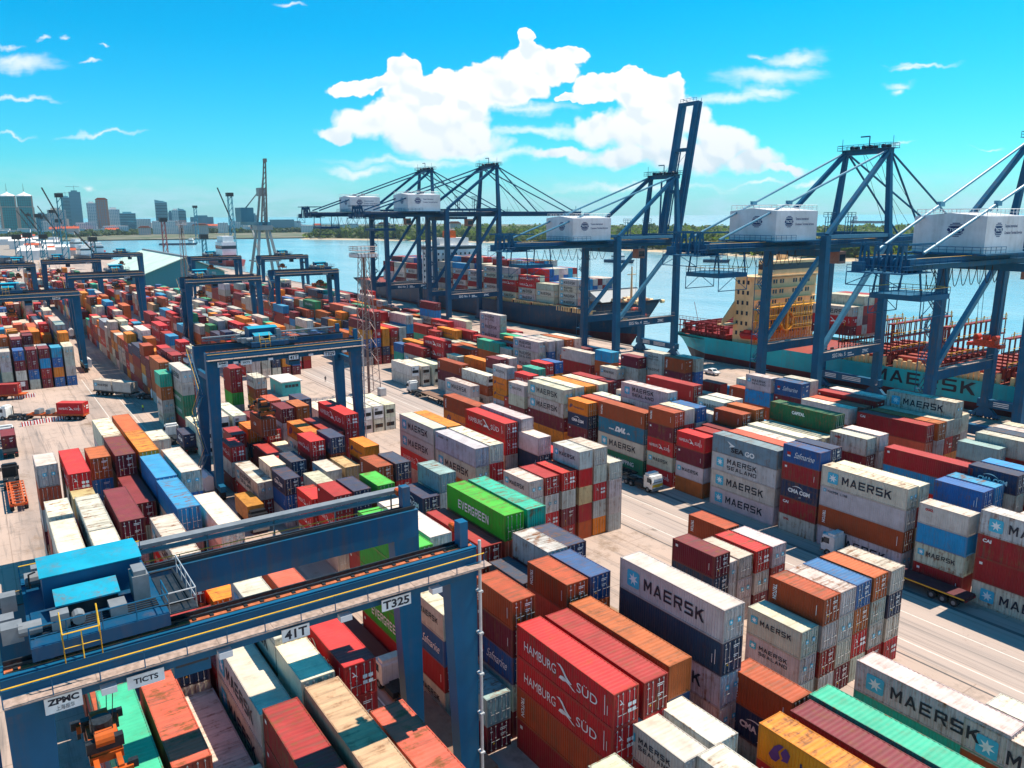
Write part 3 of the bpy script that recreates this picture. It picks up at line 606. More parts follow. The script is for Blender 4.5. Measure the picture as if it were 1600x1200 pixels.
        T('flag_emblem',M['redp'],('p',[(.75,H*.5-.1),(1.35,H*.5-.12),(1.33,H*.5+.32),(.73,H*.5+.34)])); T('flag_emblem',M['white'],('p',[(.78,H*.5-.36),(1.3,H*.5-.38),(1.3,H*.5-.16),(.78,H*.5-.14)]))
    elif kind=='E': T('lettering',M['white'],('EVERGREEN',2.6,H*.5-.60,6.4,1.0,.07))
    elif kind=='K': T('lettering',M['white'],('CAPITAL',4.3,H*.5+.15,2.4,.55,.05))
    elif kind=='D': T('lettering',M['white'],('DAL',4.6,H*.5-.5,2.9,1.0,.09,.35),('www.',3.0,H*.5-.42,1.4,.3,.03,.3),('.de',7.7,H*.5-.42,.9,.4,.03,.3))
    elif kind=='A':
        T('lettering',M['letter'],('SEA',3.7,H*.5-.8,2.5,.8,.04)); T('lettering',M['white'],('GO',6.35,H*.5-.8,1.8,.8,.04))
        T('arrow_emblem',M['white'],('p',[(2.9,H*.5+.85),(4.5,H*.5+.25),(3.3,H*.5-.12),(3.6,H*.5+.25)]))
    elif kind=='o': T('lettering',M['redp'],('OOCL',.8,H-.8,1.0,.34,.06))
    elif kind=='s' and big: T('lettering',M['white'],('CHINA SHIPPING',2.2,H*.5-.35,7.6,.8,.02))
    elif kind in'RX': T('code_marks',M['white'],('p',[(.5,H-.75),(.85,H-.75),(.85,H-.45),(.5,H-.45)]),('p',[(L-.75,.8),(L-.69,.8),(L-.69,H-1.0),(L-.75,H-1.0)]))
    elif kind in'nb': T('code_marks',M['white'],('p',[(L-.75,.8),(L-.69,.8),(L-.69,H-.8),(L-.75,H-.8)]),('p',[(L-1.05,.8),(L-1.0,.8),(L-1.0,H-1.3),(L-1.05,H-1.3)]))
    return out
def end_marks(kind,L,H,flip):
    out=[]
    X=.0 if not flip else .0
    pl=lambda a,b:(.046,a,b)
    def P(name,mat,polys):
        for q in polys: mb=MB(); put_poly(mb,q,pl); out.append((name,mat,mb))
    if flip:
        return out
    if kind in'MS':
        P('door_star_panel',M['star'],[round_sq(.62,H-1.45,.42),round_sq(1.60,H-1.45,.42)])
        for cx in(.83,1.81):
            mb=MB(); S_=star_pts(cx,H-1.24,.16); mb.add([(.050,cx,H-1.24)]+[(.050,*q) for q in S_],[(0,1+i,1+(i+1)%14) for i in range(14)]); out.append(('star_emblem',M['white'],mb))
    elif kind=='H':
        P('door_placard',M['white'],[[(y,z),(y+.34,z),(y+.34,z+.3),(y,z+.3)] for y in(1.36,1.80) for z in(1.0,1.5)])
        P('bird_emblem',M['white'],bird(.5,H-1.1,.5,.5))
    elif kind in'XRTBnNbF':
        P('door_marks',M['white'],[[(y,z),(y+w,z),(y+w,z+.07),(y,z+.07)] for y,z,w in((1.3,H-.55,.7),(1.3,H-.7,.55),(1.36,1.5,.5),(1.36,1.35,.35),(.3,H-.6,.25))])
        P('door_sticker',M['yellow'],[[(.55,.8),(.75,.8),(.65,1.0)]])
    return out
MKC={}
def get_marks(kind,L,H,flip):
    k=(kind,L,H,flip)
    if k not in MKC: MKC[k]=[(n,m,mb) for n,m,mb in marks(kind,L,H)+end_marks(kind,L,H,flip) if mb.v]; MKC[k]=[(n,mb.mesh(n,m),mb,m) for n,m,mb in MKC[k]]
    return MKC[k]
def reefer_unit(L,H):
    mb=MB(); mb.box(-.06,.0,.16,WD-.16,.14,H-.12,0); mb.box(.0,.02,.3,WD-.3,.95,1.75,1); mb.box(.0,.03,.35,WD-.35,.2,.8,0)
    for y in(.75,1.65): mb.tube((.015,y,1.35),(.05,y,1.35),.36,14,1)
    mb.box(.0,.03,.4,1.0,1.95,2.45,2)
    return mb.mesh('cooling_unit',[M['white'],M['black'],M['grey']])
RU={}
def jitter(c,r,s=.10): return tuple(max(.004,x*(1+r.uniform(-s,s))) for x in c)
ORD=['','first','second','third','fourth','fifth','sixth','seventh','eighth','ninth','tenth','eleventh','twelfth','thirteenth']+[str(i)+'th' for i in range(14,60)]
BLK={1:'left block',2:'middle block',3:'near roadside block',4:'far roadside block',5:'quayside block'}
def expand(t):
    o=set()
    for a,b in t: o.update(range(a,b+1))
    return o
def build_containers():
    make_boxes(); top=expand(TOP); r=random.Random(5)
    # where each stack stands in its row, counted from the camera end
    rows={}
    for i,b in enumerate(BOXES):
        if i in top: rows.setdefault((b[0],round(b[2]/2.9)),set()).add(round(b[1],1))
    blkrows={}
    for (bl,rv) in rows: blkrows.setdefault(bl,set()).add(rv)
    attr=[];mbs=MB(); used=set(); letters=MB(); LM=[]
    SV=[];SF=[];SMI=[];SCOL=[]
    def sbox(x0,x1,y0,y1,z0,z1,c,kroof):
        o=len(SV); SV.extend([(x,y,z) for x in(x0,x1) for y in(y0,y1) for z in(z0,z1)])
        for j,f in enumerate(((0,1,3,2),(4,6,7,5),(0,4,5,1),(2,3,7,6),(0,2,6,4),(1,5,7,3))):
            SF.append(tuple(o+q for q in f)); SMI.append(1 if(j==5 and kroof) else 0); SCOL.extend([c]*4)
    for i,b in enumerate(BOXES):
        bl,u,v,z,L40,h,kind,q,t,n,ex=b
        rgb,cw,mw=KIND[kind]; rgb=jitter(rgb,r)
        L=C40 if L40==40 else C20; Hn=2.896 if h>2.72 else 2.591
        if i in top:
            rv=round(v/2.9); us=sorted(rows[(bl,rv)],reverse=True); si=us.index(round(u,1))+1
            ri=sorted(blkrows[bl]).index(rv)+1
            tier='top' if t==n-1 else 'bottom' if t==0 else ORD[n-t]+' from top'
            if n==1: tier='single'
            size='forty foot' if L40==40 else 'twenty foot'
            mk='' if not mw else ' with '+mw
            if len(mk.split())>4: mk=' with '+' '.join(mw.split()[-2:])
            base='%s container%s, %s of %s stack, %s row, %s'%(cw,mk,tier,ORD[si],ORD[ri],BLK[bl])
            if len(base.split())>16: base='%s container, %s of %s stack, %s row, %s'%(cw,tier,ORD[si],ORD[ri],BLK[bl])
            k2=0; lab=base
            if lab in used: lab=base.replace(' container',' %s container'%('long' if L40==40 else 'short'))
            while lab in used and k2<5: k2+=1; lab=base.replace('container',['upper','rear','inner','outer','second'][k2-1]+' container',1)
            used.add(lab)
            root=thing('shipping_container',lab,'container',(u,v,z),0,'stacked shipping containers'); root.scale=(1,1,h/Hn)
            sm=kind=='f'; g=geo(L,Hn,bool(q),sm)
            o=link('body',g['body'],root,rgb); link('roof',g['roof'],root,rgb)
            if sm and not q:
                if (L,Hn) not in RU: RU[(L,Hn)]=reefer_unit(L,Hn)
                link('cooling_unit',RU[(L,Hn)],root,rgb)
            else:
                for dn in('d0','d1'):
                    d=link('door',g[dn],root,rgb)
                    if not q and math.hypot(u,v)<150:
                        for bm_ in (g['bars'][:2] if dn=='d0' else g['bars'][2:]): link('locking_bar',bm_,d)
            for nm,me,mb,m in get_marks(kind,L,Hn,bool(q)): link(nm,me,root)
        else:
            c=(*rgb,1); e=.03
            sbox(u-L,u,v,v+WD,z+.02,z+h-.004,c,True)
            if i in VISS:
                # doors, corner posts and lettering as real faces a little proud of the walls
                if kind=='f': sbox(u,u+.03,v+.35,v+WD-.35,z+.9,z+1.75,(.015,.015,.02,1),False)
                elif not q:
                    for y in(.42,.88,1.52,1.98): sbox(u,u+.03,v+y-.03,v+y+.03,z+.15,z+h-.12,tuple(min(1,x*.5+.16) for x in rgb)+(1,),False)
                    sbox(u,u+.012,v+1.2,v+1.24,z+.15,z+h-.12,tuple(x*.25 for x in rgb)+(1,),False)
                dk=tuple(x*.55+y for x,y in zip(rgb,(.045,.022,.012)))+(1,)
                for y in(v-.012,v+WD-.1):sbox(u-.14,u+.012,y,y+.11,z+.02,z+h-.006,dk,False)
                sbox(u-L-.004,u-L+.14,v-.012,v+.1,z+.02,z+h-.006,dk,False)
                for nm,me,mb,m in get_marks(kind,L,Hn,bool(q)):
                    o0=len(SV); SV.extend([(u+x,v+y-.003,z+zz*h/Hn) for x,y,zz in mb.v])
                    col=LCOL[m.name]
                    for f in mb.f: SF.append(tuple(o0+k for k in f)); SMI.append(0); SCOL.extend([col]*len(f))
    me=bpy.data.meshes.new('container_mass'); me.from_pydata(SV,[],SF); me.materials.append(M['bodyS']); me.materials.append(M['roofS']); me.polygons.foreach_set('material_index',SMI)
    at=me.color_attributes.new('Col','FLOAT_COLOR','CORNER'); at.data.foreach_set('color',np.array(SCOL,dtype=np.float32).ravel())
    o=link('container_stacks',me); tag(o,'mass of smaller stacked containers filling the far and hidden parts of the yard','containers','stacked shipping containers','stuff')
LCOL={'lettering_paint':(.012,.016,.03,1),'white_paint':(.75,.75,.73,1),'star_blue':(.05,.42,.58,1),'navy_lettering':(.015,.03,.12,1),'red_paint':(.45,.015,.012,1),'purple_paint':(.1,.03,.16,1),'yellow_paint':(.75,.42,.03,1)}
VISS=expand(VIS)
build_containers()
# ------------------------------------------------------------------ rubber tyred gantry cranes
def rail(mb,pts,h=1.05,k=0,ky=1,step=2.0,r=.03):
    """handrail along a polyline of floor points: posts, mid rail (k), top rail (ky)"""
    for a,b in zip(pts,pts[1:]):
        a=Vector(a);b=Vector(b); n=max(1,int((b-a).length/step)); up=Vector((0,0,h))
        for i in range(n+1): p=a.lerp(b,i/n); mb.tube(p,p+up,r,5,k)
        mb.tube(a+up,b+up,r*1.2,5,ky); mb.tube(a+up*.5,b+up*.5,r*.8,5,k)
def sign(parent,name,rects,texts,face,base,cols=None):
    """board with lettering; face: 'u' faces +u, base=(u,v,z) lower left seen from outside"""
    u,v,z=base
    pl=lambda a,b:(u,v+a,z+b); pl2=lambda a,b:(u+.008,v+a,z+b)
    for w,h in rects:
        mb=MB(); mb.box(u-.05,u,v,v+w,z,z+h); bd=mb.build(name,M['white'],parent)
    mb=MB()
    for t in texts: put_text(mb,t[0],t[1],t[2],t[3],t[4],pl2,0,*(t[5:]))
    mb.build('lettering',M['letter'] if cols is None else cols,bd)
    return bd
GS=26.2
def leg_rtg(mb,u,vo,inward,top=22.05):
    i=inward
    a=[(vo,1.9),(vo+1.15*i,1.9),(vo+2.0*i,top),(vo,top)]
    mb.prism([(p[0],p[1]) for p in a],'x',u-.55,u+.55)
def make_rtg(uc,v0,detail,plates,tv,spr,house,label,near=False):
    root=thing('gantry_crane',label,'crane',(uc,v0+GS/2,0),0,'rubber tyred gantry cranes')
    du=4.05; h=GS/2; B=M['crane']
    def b(nm,mb,m,par=root,c=None): return mb.build(nm,m,par)
    for s in(-1,1):
        mb=MB(); mb.box(s*du-.55,s*du+.55,-h,h,22.05,24.1); mb.box(s*du-.62,s*du+.62,-h,h,24.1,24.14)
        g=b('girder',mb,B)
        mb=MB(); mb.box(s*du-.35,s*du+.35,-h+.2,h-.2,24.15,24.2); b('rail_strip',mb,M['rail'],g)
        mb=MB(); mb.box(s*du-.06,s*du+.06,-h+.2,h-.2,24.2,24.36); mb.box(s*(du-.42)-.05,s*(du-.42)+.05,-h+.2,h-.2,24.2,24.42); [mb.box(s*du-.3,s*du+.3,-h+.6+k*.9,-h+.78+k*.9,24.2,24.26) for k in range(28)]; b('trolley_rail',mb,M['dark'],g)
        # walkway outside
        o=s*(du+.55); mb=MB(); x0,x1=sorted((o,o+s*.95)); mb.box(x0,x1,-h,h,22.95,23.01,0)
        for k in range(14): y=-h+1+k*(GS-2)/13; mb.bar((o,y,22.5),(o+s*.9,y,22.95),.06,.06,1)
        for k in range(9): y=-h+1+k*2.9; mb.box(x0+.02,x1-.02,y,y+2.6,23.01,23.03,0)
        b('walkway',mb,[M['tread'],B],g)
        mb=MB(); e=o+s*.92
        rail(mb,[(e,-h,23.0),(e,h,23.0)],1.0,0,1,1.9); mb.path([(o+s*.03,-h,24.0),(o+s*.03,h,24.0)],.05,0); mb.path([(o+s*.03,-h,23.45),(o+s*.03,h,23.45)],.04,0)
        b('handrail',mb,[B,M['yellow']],g)
        for vs in(-1,1):
            mb=MB(); leg_rtg(mb,s*du,vs*h,-vs); b('leg',mb,B)
    if near:
        for y in(-h+4.0,-h+9.6,-h+16.4,-h+22.4): mb=MB(); mb.box(du+1.0,du+1.5,y,y+.7,22.2,22.55); b('floodlight',mb,M['house'])
        mb=MB(); mb.tube((du+.75,h+.12,24.6),(du+.75,h+.12,1.6),.11,8)
        for z in range(3,24,3): mb.box(du+.5,du+1.0,h-.1,h+.22,z,z+.12)
        b('cable_conduit',mb,M['galv'])
        mb=MB(); mb.box(-du-1.9,-du-1.2,-h+2,h-.2,25.0,25.25); mb.box(-du-1.85,-du-1.25,-h+2,h-.2,24.6,24.7)
        for k in range(6): mb.box(-du-1.6,-du-1.5,-h+3+k*4.4,-h+3.1+k*4.4,23,25)
        b('cable_tray',mb,M['grey'])
        for s in(-1,1):
            mb=MB(); mb.box(s*du-.35,s*du+.35,h-1.1,h-.5,24.14,25.9,0); mb.tube((s*du-1.3,h-.8,25.2),(s*du-.35,h-.8,25.2),.22,10,1); mb.tube((s*du-.9,h-.8,25.2),(s*du-.6,h-.8,25.2),.32,10,1); b('end_motor',mb,[B,M['orangep']])
    for vs in(-1,1):
        vv=vs*(h-.6)
        mb=MB(); mb.box(-6.3,6.3,vv-.45,vv+.45,1.55,2.5); b('sill_beam',mb,B)
        mb=MB(); mb.box(-du,du,vv-.3,vv+.3,19.5,20.4); b('tie_beam',mb,B)
        for uu in(-5.2,-3.0,3.0,5.2):
            mb=MB(); mb.tube((uu,vv-.42,.78),(uu,vv+.42,.78),.78,16,0); mb.tube((uu,vv-.45,.78),(uu,vv+.45,.78),.36,10,1); b('wheel',mb,[M['tyre'],M['crane']])
        mb=MB(); mb.box(-2.4,2.2,vv+vs*.5,vv+vs*1.9,.9,3.1); mb.prism([(vv+vs*.45,3.1),(vv+vs*1.95,3.1),(vv+vs*1.2,3.6)],'x',-2.45,2.25); b('power_house',mb,M['house'])
    # stair on the left legs
    mb=MB(); y=-h-.55; zs=[2.6,7.5,12.4,17.3,22.9]
    for i in range(4):
        a,c=((-3.2,3.2) if i%2==0 else (3.2,-3.2))
        for dy in(0,.55): mb.bar((a,y-dy,zs[i]),(c,y-dy,zs[i+1]),.10,.22,0)
        rail(mb,[(a,y-.6,zs[i]),(c,y-.6,zs[i+1])],1.0,0,1,1.6); mb.box(min(c,c+(.9 if c>0 else -.9)),max(c,c+(.9 if c>0 else -.9)),y-.7,y+.1,zs[i+1]-.06,zs[i+1],0)
        for j in range(14): t=j/14; mb.cbox((a+(c-a)*t,y-.28,zs[i]+(zs[i+1]-zs[i])*t),(.25,.5,.04),0)
    b('stair',mb,[B,M['yellow']])
    for pl in plates: sign(root,'sign_board',[(pl[3],pl[4])],pl[5],'u',(du+1.02,pl[1]-(v0+h),pl[2]))
    # trolley
    t0=tv-(v0+h); mb=MB()
    for s in(-1,1):
        mb.box(s*du-.45,s*du+.45,t0,t0+6.2,24.4,25.1)
        for y in(.8,5.4): mb.tube((s*du-.2,t0+y,24.55),(s*du+.2,t0+y,24.55),.34,10)
    for y in(0,2.9,5.7): mb.box(-du,du,t0+y,t0+y+.5,24.45,25.0)
    mb.box(-du+.4,du-.4,t0+.2,t0+6,25.0,25.08)
    tr=b('trolley',mb,M['crane2'])
    mb=MB(); mb.prism([(-2.3,25.1),(.3,25.1),(.3,26.75),(-.7,27.0),(-2.3,26.85)],'y',t0+.9,t0+5.6); b('machinery_house',mb,M['crane'],tr)
    mb=MB(); mb.prism([(.34,26.78),(.40,26.86),(-.7,27.12),(-2.4,26.96),(-2.4,26.88),(-.7,27.03)],'y',t0+.8,t0+5.7); b('roof',mb,M['craneroof'],tr)
    mb=MB(); mb.prism([(.6,26.1),(2.0,25.75),(2.0,25.83),(.6,26.2)],'y',t0+1.3,t0+4.3); b('hood',mb,M['craneroof'],tr)
    mb=MB(); mb.box(.65,1.9,t0+1.35,t0+4.2,25.1,25.85)
    b('hoist_drum',mb,M['dark'],tr)
    for a,c,rr_ in(((-3.2,t0+.2,25.5),(-3.2,t0+1.8,25.5),.38),((3,t0-.4,25.5),(3,t0+.6,25.5),.35),((2.6,t0+2.2,25.45),(3.3,t0+2.2,25.45),.3),((-3.4,t0+4,25.5),(-2.7,t0+4,25.5),.36)):
        mb=MB(); mb.tube(a,c,rr_,12); b('motor',mb,M['grey'],tr)
    for q in((-1.2,-.5,t0-1.0,t0-.3,25,25.9),(.8,1.6,t0-1.3,t0-.5,25,25.6),(2.5,3.2,t0+1,t0+1.8,25.1,25.9),(2.4,3.4,t0+3.6,t0+4.4,25.1,25.7),(-3.6,-2.9,t0+2.4,t0+3.3,25.1,26.1),(2.3,3.2,t0-1.1,t0-.2,25.0,25.8)):
        mb=MB(); mb.box(*q); b('junction_box',mb,M['grey'],tr)
    mb=MB(); mb.box(.9,2.2,t0+4.9,t0+5.7,25.1,26.5); mb.box(1.0,2.1,t0+5.0,t0+5.6,26.5,26.75); b('control_box',mb,M['grey'],tr)
    mb=MB(); rail(mb,[(du+.4,t0,25.1),(du+.4,t0+6.2,25.1),(du-1.5,t0+6.2,25.1)],1.05,0,0,1.3); rail(mb,[(-du+.3,t0,25.1),(-du+.3,t0+6.2,25.1)],1.05,0,1,1.3); rail(mb,[(du+.4,t0+1.3,25.1),(du+1.0,t0+1.3,24.2),(du+1.0,t0+2.9,24.2),(du+.4,t0+2.9,25.1)],1.5,1,1,.6); b('handrail',mb,[M['crane'],M['yellow']],tr)
    mb=MB(); mb.box(1.6,3.3,t0+6.3,t0+8.2,20.6,22.9,0); mb.box(1.55,3.35,t0+6.25,t0+8.25,22.9,23.0,0); mb.box(3.3,3.33,t0+6.4,t0+8.1,21.2,22.7,1); mb.box(1.7,3.2,t0+8.2,t0+8.23,21.2,22.7,1)
    for x in(1.8,3.1): mb.tube((x,t0+6.5,23),(x,t0+6.0,24.5),.06,6,0)
    b('operator_cab',mb,[M['crane'],M['glass']],tr)
    mb=MB()
    for k in range(7): y_=t0+.4+k*.9; mb.path([(-du+1.2,y_,25.1),(-du+1.2,y_,25.9),(-du+2.0,y_+.3,26.3)],.05)
    for k in range(5): mb.path([(2.4+.25*k,t0+.3,25.12),(2.4+.25*k,t0+5.9,25.12)],.045)
    mb.path([(du-.6,t0+5.9,25.1),(du-.6,t0+7.4,25.1),(-1,t0+7.4,25.1),(-1,t0+6.2,25.1)],.06)
    b('pipework',mb,M['dark'],tr)
    for q in((-.5,du+.5,t0+6.2,t0+7.6,24.98,25.04),(-du+1,-1.2,t0-1.2,t0,24.98,25.04)): mb=MB(); mb.box(*q); b('grating',mb,M['dark'],tr)
    mb=MB(); rail(mb,[(-.4,t0+7.55,25.04),(du+.4,t0+7.55,25.04),(du+.4,t0+6.2,25.04)],1.1,0,0,1.0); b('handrail',mb,[M['galv'],M['yellow']],tr)
    # spreader on its ropes
    sv,sz,su=spr; y=sv-(v0+h); x=su
    mb=MB(); mb.box(x-1.5,x+1.5,y-.8,y+.8,sz+.9,sz+1.5,0); mb.tube((x,y,sz+1.5),(x,y,sz+2.3),.62,14,1); mb.tube((x-1.15,y-.5,sz+1.7),(x-1.15,y+.5,sz+1.7),.5,14,0); mb.tube((x+1.15,y-.5,sz+1.7),(x+1.15,y+.5,sz+1.7),.5,14,0)
    for dx in(-1.3,1.3): mb.box(x+dx-.25,x+dx+.25,y-1.0,y+1.0,sz+1.1,sz+1.8,1)
    Ls=2.9
    mb.box(x-Ls,x+Ls,y-.75,y-.45,sz+.25,sz+.75,0); mb.box(x-Ls,x+Ls,y+.45,y+.75,sz+.25,sz+.75,0); mb.box(x-1.6,x+1.6,y-.9,y+.9,sz+.4,sz+.9,0)
    for e in(-Ls,Ls):
        mb.box(x+e-.2,x+e+.2,y-1.2,y+1.2,sz+.08,sz+.6,0)
        for q in(-1.1,1.1): mb.box(x+e-.12,x+e+.12,y+q-.1,y+q+.1,sz-.35,sz+.2,1); mb.box(x+e-.3,x+e+.05,y+q*1.12-.25,y+q*1.12+.25,sz+.3,sz+.8,1)
    sp=b('spreader',mb,[M['spreader'],M['dark']])
    mb=MB()
    for dx in(-1.15,1.15):
        for dy in(-.45,.45): mb.tube((x+dx,y+dy,sz+1.9),(x+dx*1.7,y+dy*3,24.6),.025,4)
    b('hoist_rope',mb,M['dark'])
    return root
def rtg_plates(v0,no):
    z=21.8
    return [('s',v0+19.2,z,1.95,.75,[('T'+no,.08,.1,1.75,.55,.03)]),('s',v0+13.1,z,1.6,.75,[('41T',.15,.1,1.3,.55,.03)]),('s',v0+5.2,z,1.75,.7,[('TICTS',.3,.22,1.15,.3,.03)]),('s',v0+1.6,z,1.6,.85,[('ZPMC',.12,.42,1.35,.34,.05),('上海振华',.45,.08,.8,.26,.0)])]
make_rtg(-45.4,-1.2,2,rtg_plates(-1.2,'325'),.2,(3.2,13.2,-3.6),1,'nearest blue gantry crane, its trolley and orange spreader low at the left edge',True)
g329=make_rtg(-132.2,28.9,2,rtg_plates(28.9,'329'),36.2,(38.5,12.3,-.4),1,'blue gantry crane lifting a rust brown container over the middle block',True)
R=[(-266,-.6,'367','blue gantry crane with lit blue trolley roof at left edge behind the row ends',6),(-342,29.8,'341','blue gantry crane with yellow end motors spanning the middle block far left',14),(-460,29.9,'338','blue gantry crane second behind the one with yellow end motors',4),(-436,-.6,'336','blue gantry crane cut by the left edge, farthest in the left block',16),(-520,60,'333','small far blue gantry crane in front of the pale green shed',12),
   (-292,60.5,'344','blue gantry crane with brown walkway left of the floodlight mast, middle distance',3),(-446,97,'348','far blue gantry crane right of the pale green shed',8),(-432,129.5,'352','far blue gantry crane beside the grey jib crane, close to the water',10),(-310,97.5,'355','blue gantry crane just left of the lattice floodlight mast',17)]
for u,v0,no,lab,tv in R: make_rtg(u,v0,0,[('s',v0+19.2,22.02,1.95,.75,[('T'+no,.08,.1,1.75,.55,.03)])],v0+tv,(v0+tv+3,17.5,-.4),1,lab)
held=thing('shipping_container','rust brown container hanging from the orange spreader of the second gantry crane','container',(-129.2,37.2,8.7),0,'stacked shipping containers')
g=geo(C20,2.896,False,False); cc=KIND['T'][0]; held.scale=(1.05,1.05,1.08)
link('body',g['body'],held,cc); link('roof',g['roof'],held,cc)
for dn,bb in(('d0',g['bars'][:2]),('d1',g['bars'][2:])):
    d=link('door',g[dn],held,cc)
    for q in bb: link('locking_bar',q,d)
mb=MB(); put_text(mb,'CAI',2.0,1.3,1.2,.5,lambda a,b:(-C20+a,-.01,b),0,.04); mb.build('lettering',M['white'],held)
# ------------------------------------------------------------------ ship to shore cranes
def make_sts(uc,half,zg,za,back,boom,no,label,mat,vl=160,vw=185,low=5.0,boomlen=44,grp='ship to shore cranes'):
    """origin at the middle between the landside legs; local x=u, y towards the water"""
    root=thing('quay_crane',label,'crane',(uc,vl,0),0,grp); W=vw-vl; B=M[mat]; st=M['stay'] if mat=='crane' else B
    def b(nm,mb,m=B,par=root): return mb.build(nm,m,par)
    for y in(0,W):
        mb=MB(); mb.box(-half-1.5,half+1.5,y-.8,y+.8,low-2.4,low-.6); sb=b('sill_beam',mb)
        if y==W:
            mb=MB(); put_text(mb,str(no),half+.4,low-2.0,.6,1.0,lambda a,c:(a,y-.82,c)); 
            
            for q in range(3): put_rect(mb,-half+2,low-1.1-q*.4,3.2,.2,lambda a,c:(a,y-.82,c)); put_rect(mb,-half+7,low-1.1-q*.4,5.2,.2,lambda a,c:(a,y-.82,c))
            mb.build('lettering',M['white'],sb)
        for s in(-1,1):
            mb=MB(); x=s*half
            mb.bar((x,y,low-1.5),(x*.96,y,zg+1.2),1.9,1.7,0,1.7,1.6); b('leg',mb)
            mb=MB()
            for k in range(4):
                xx=x+(k-1.5)*1.7; mb.box(xx-.75,xx+.75,y-.45,y+.45,.35,1.0,0); mb.tube((xx-.4,y-.25,.36),(xx-.4,y+.25,.36),.34,12,1); mb.tube((xx+.4,y-.25,.36),(xx+.4,y+.25,.36),.34,12,1)
            mb.prism([(x-2.6,1.0),(x+2.6,1.0),(x+.9,2.6),(x-.9,2.6)],'y',y-.5,y+.5,0); b('bogie',mb,[B,M['dark']])
    for s in(-1,1):
        x=s*half; mb=MB(); mb.box(x-.75,x+.75,.9,W-.9,11.6,13.6); pb=b('portal_beam',mb)
        mb=MB(); mb.box(x-.9,x+.9,.9,W-.9,13.6,13.66,0); rail(mb,[(x+.85,1,13.66),(x+.85,W-1,13.66)],1.05,1,1,2.2); b('walkway',mb,[M['tread'],M['grey']],pb)
        if s==1:
            mb=MB(); put_text(mb,'SSG No. %s'%no,4.5,12.1,5.2,.95,lambda a,c:(x+.77,a,c)); put_rect(mb,10.6,12.5,1.6,.3,lambda a,c:(x+.77,a,c)); put_rect(mb,10.6,12.0,2.6,.25,lambda a,c:(x+.77,a,c)); put_text(mb,'ZPMC',16.5,12.1,2.6,.9,lambda a,c:(x+.77,a,c),0,.05); mb.build('lettering',M['white'],pb)
        mb=MB(); mb.bar((x,1.0,14.2),(x*.97,W-.6,zg-1.0),1.0,1.0); b('diagonal_brace',mb,st if mat=='crane' else B)
        mb=MB(); mb.bar((x*.98,.5,zg+.9),(x*.98,W-.5,zg+.9),.8,.8); b('tie_beam',mb,st if mat=='crane' else B)
        # A frame
        ax=s*(half*.72)
        mb=MB(); mb.bar((s*half*.96,W,zg+.8),(ax,W+.5,za),1.5,1.3,0,1.0,1.0); b('mast_leg',mb)
        mb=MB(); mb.bar((ax,W-.2,za-.3),(s*half*.96,.4,zg+1.2),.95,.95); b('back_strut',mb,B)
        mb=MB(); mb.tube((ax,W-.4,za),(s*4.2,back-vl+4,zg+.8),.27,8)
        p=Vector((ax,W-.4,za)).lerp(Vector((s*4.2,back-vl+4,zg+.8)),.62); mb.cbox(p,(.7,1.5,.9)); mb.bar(p,(p.x,p.y,zg+7.5),.14); mb.bar((p.x,p.y-.2,p.z-.5),(p.x,p.y-2.5,zg+7.5),.12); b('backstay',mb,st)
        # twin girder
        gx=s*3.6; mb=MB(); mb.box(gx-.7,gx+.7,back-vl,W+3.5,zg-1.9,zg-.05); gi=b('main_girder',mb)
        mb=MB(); o=gx+s*.7; x0,x1=sorted((o,o+s*1.0)); mb.box(x0,x1,back-vl,W+3,zg-1.0,zg-.94,0); rail(mb,[(o+s*.95,back-vl,zg-.94),(o+s*.95,W+3,zg-.94)],1.05,0,1,2.4); b('walkway',mb,[B,M['yellow'] if mat=='crane' else M['grey']],gi)
    for y in(0,W):
        mb=MB(); mb.box(-half*.97,half*.97,y-.7,y+.7,zg-3.4 if y==0 else zg-.05,zg-1.9 if y==0 else zg+1.6); b('cross_beam',mb)
    # apex platform
    mb=MB(); a=half*.72; mb.box(-a-.6,a+.6,W-.6,W+1.4,za-.6,za+.5,0); mb.box(-a-1.4,a+1.4,W-1.6,W+2.4,za+.5,za+.6,0)
    rail(mb,[(-a-1.3,W-1.5,za+.6),(a+1.3,W-1.5,za+.6),(a+1.3,W+2.3,za+.6),(-a-1.3,W+2.3,za+.6),(-a-1.3,W-1.5,za+.6)],1.1,0,0,1.3,.05)
    for x in(-a*.7,-.8,.9,a*.75): mb.tube((x,W-.2,za+1.1),(x,W+.5,za+1.1),.5,12,1); mb.cbox((x+.7,W+1.2,za+1.0),(.8,.9,.9),1)
    mb.bar((a*.1,W,za+.6),(a*.1,W,za+3.6),.2,.2,0); mb.bar((a*.1,W,za+3.6),(a*.1-2.4,W,za+3.6),.25,.3,0)
    for x in(-a-1,a+1): mb.tube((x,W,za+.6),(x,W,za+3.4),.06,5,0)
    b('apex_platform',mb,[B,M['dark']])
    # machinery house
    h0,h1=143.8-160,158.2-160; hz=zg+.35; hw=6.3
    mb=MB(); mb.prism([(-hw,hz),(hw,hz),(hw,hz+6.3),(0,hz+6.9),(-hw,hz+6.3)],'y',h0,h1); hs=b('machinery_house',mb,M['house'])
    mb=MB(); z=hz+6.45; rail(mb,[(-hw+.2,h0+.2,z),(hw-.2,h0+.2,z),(hw-.2,h1-.2,z),(-hw+.2,h1-.2,z),(-hw+.2,h0+.2,z)],1.1,0,0,1.5,.05); b('handrail',mb,M['white'],hs)
    mb=MB(); mb.box(-hw-1.2,hw+1.2,h0-1.6,h1+.6,hz-.3,hz-.02,0); rail(mb,[(-hw,h0-1.5,hz),(hw+.2,h0-1.5,hz),(hw+.9,h0+6,hz)],1.1,0,0,1.3,.045); b('platform',mb,B,hs)
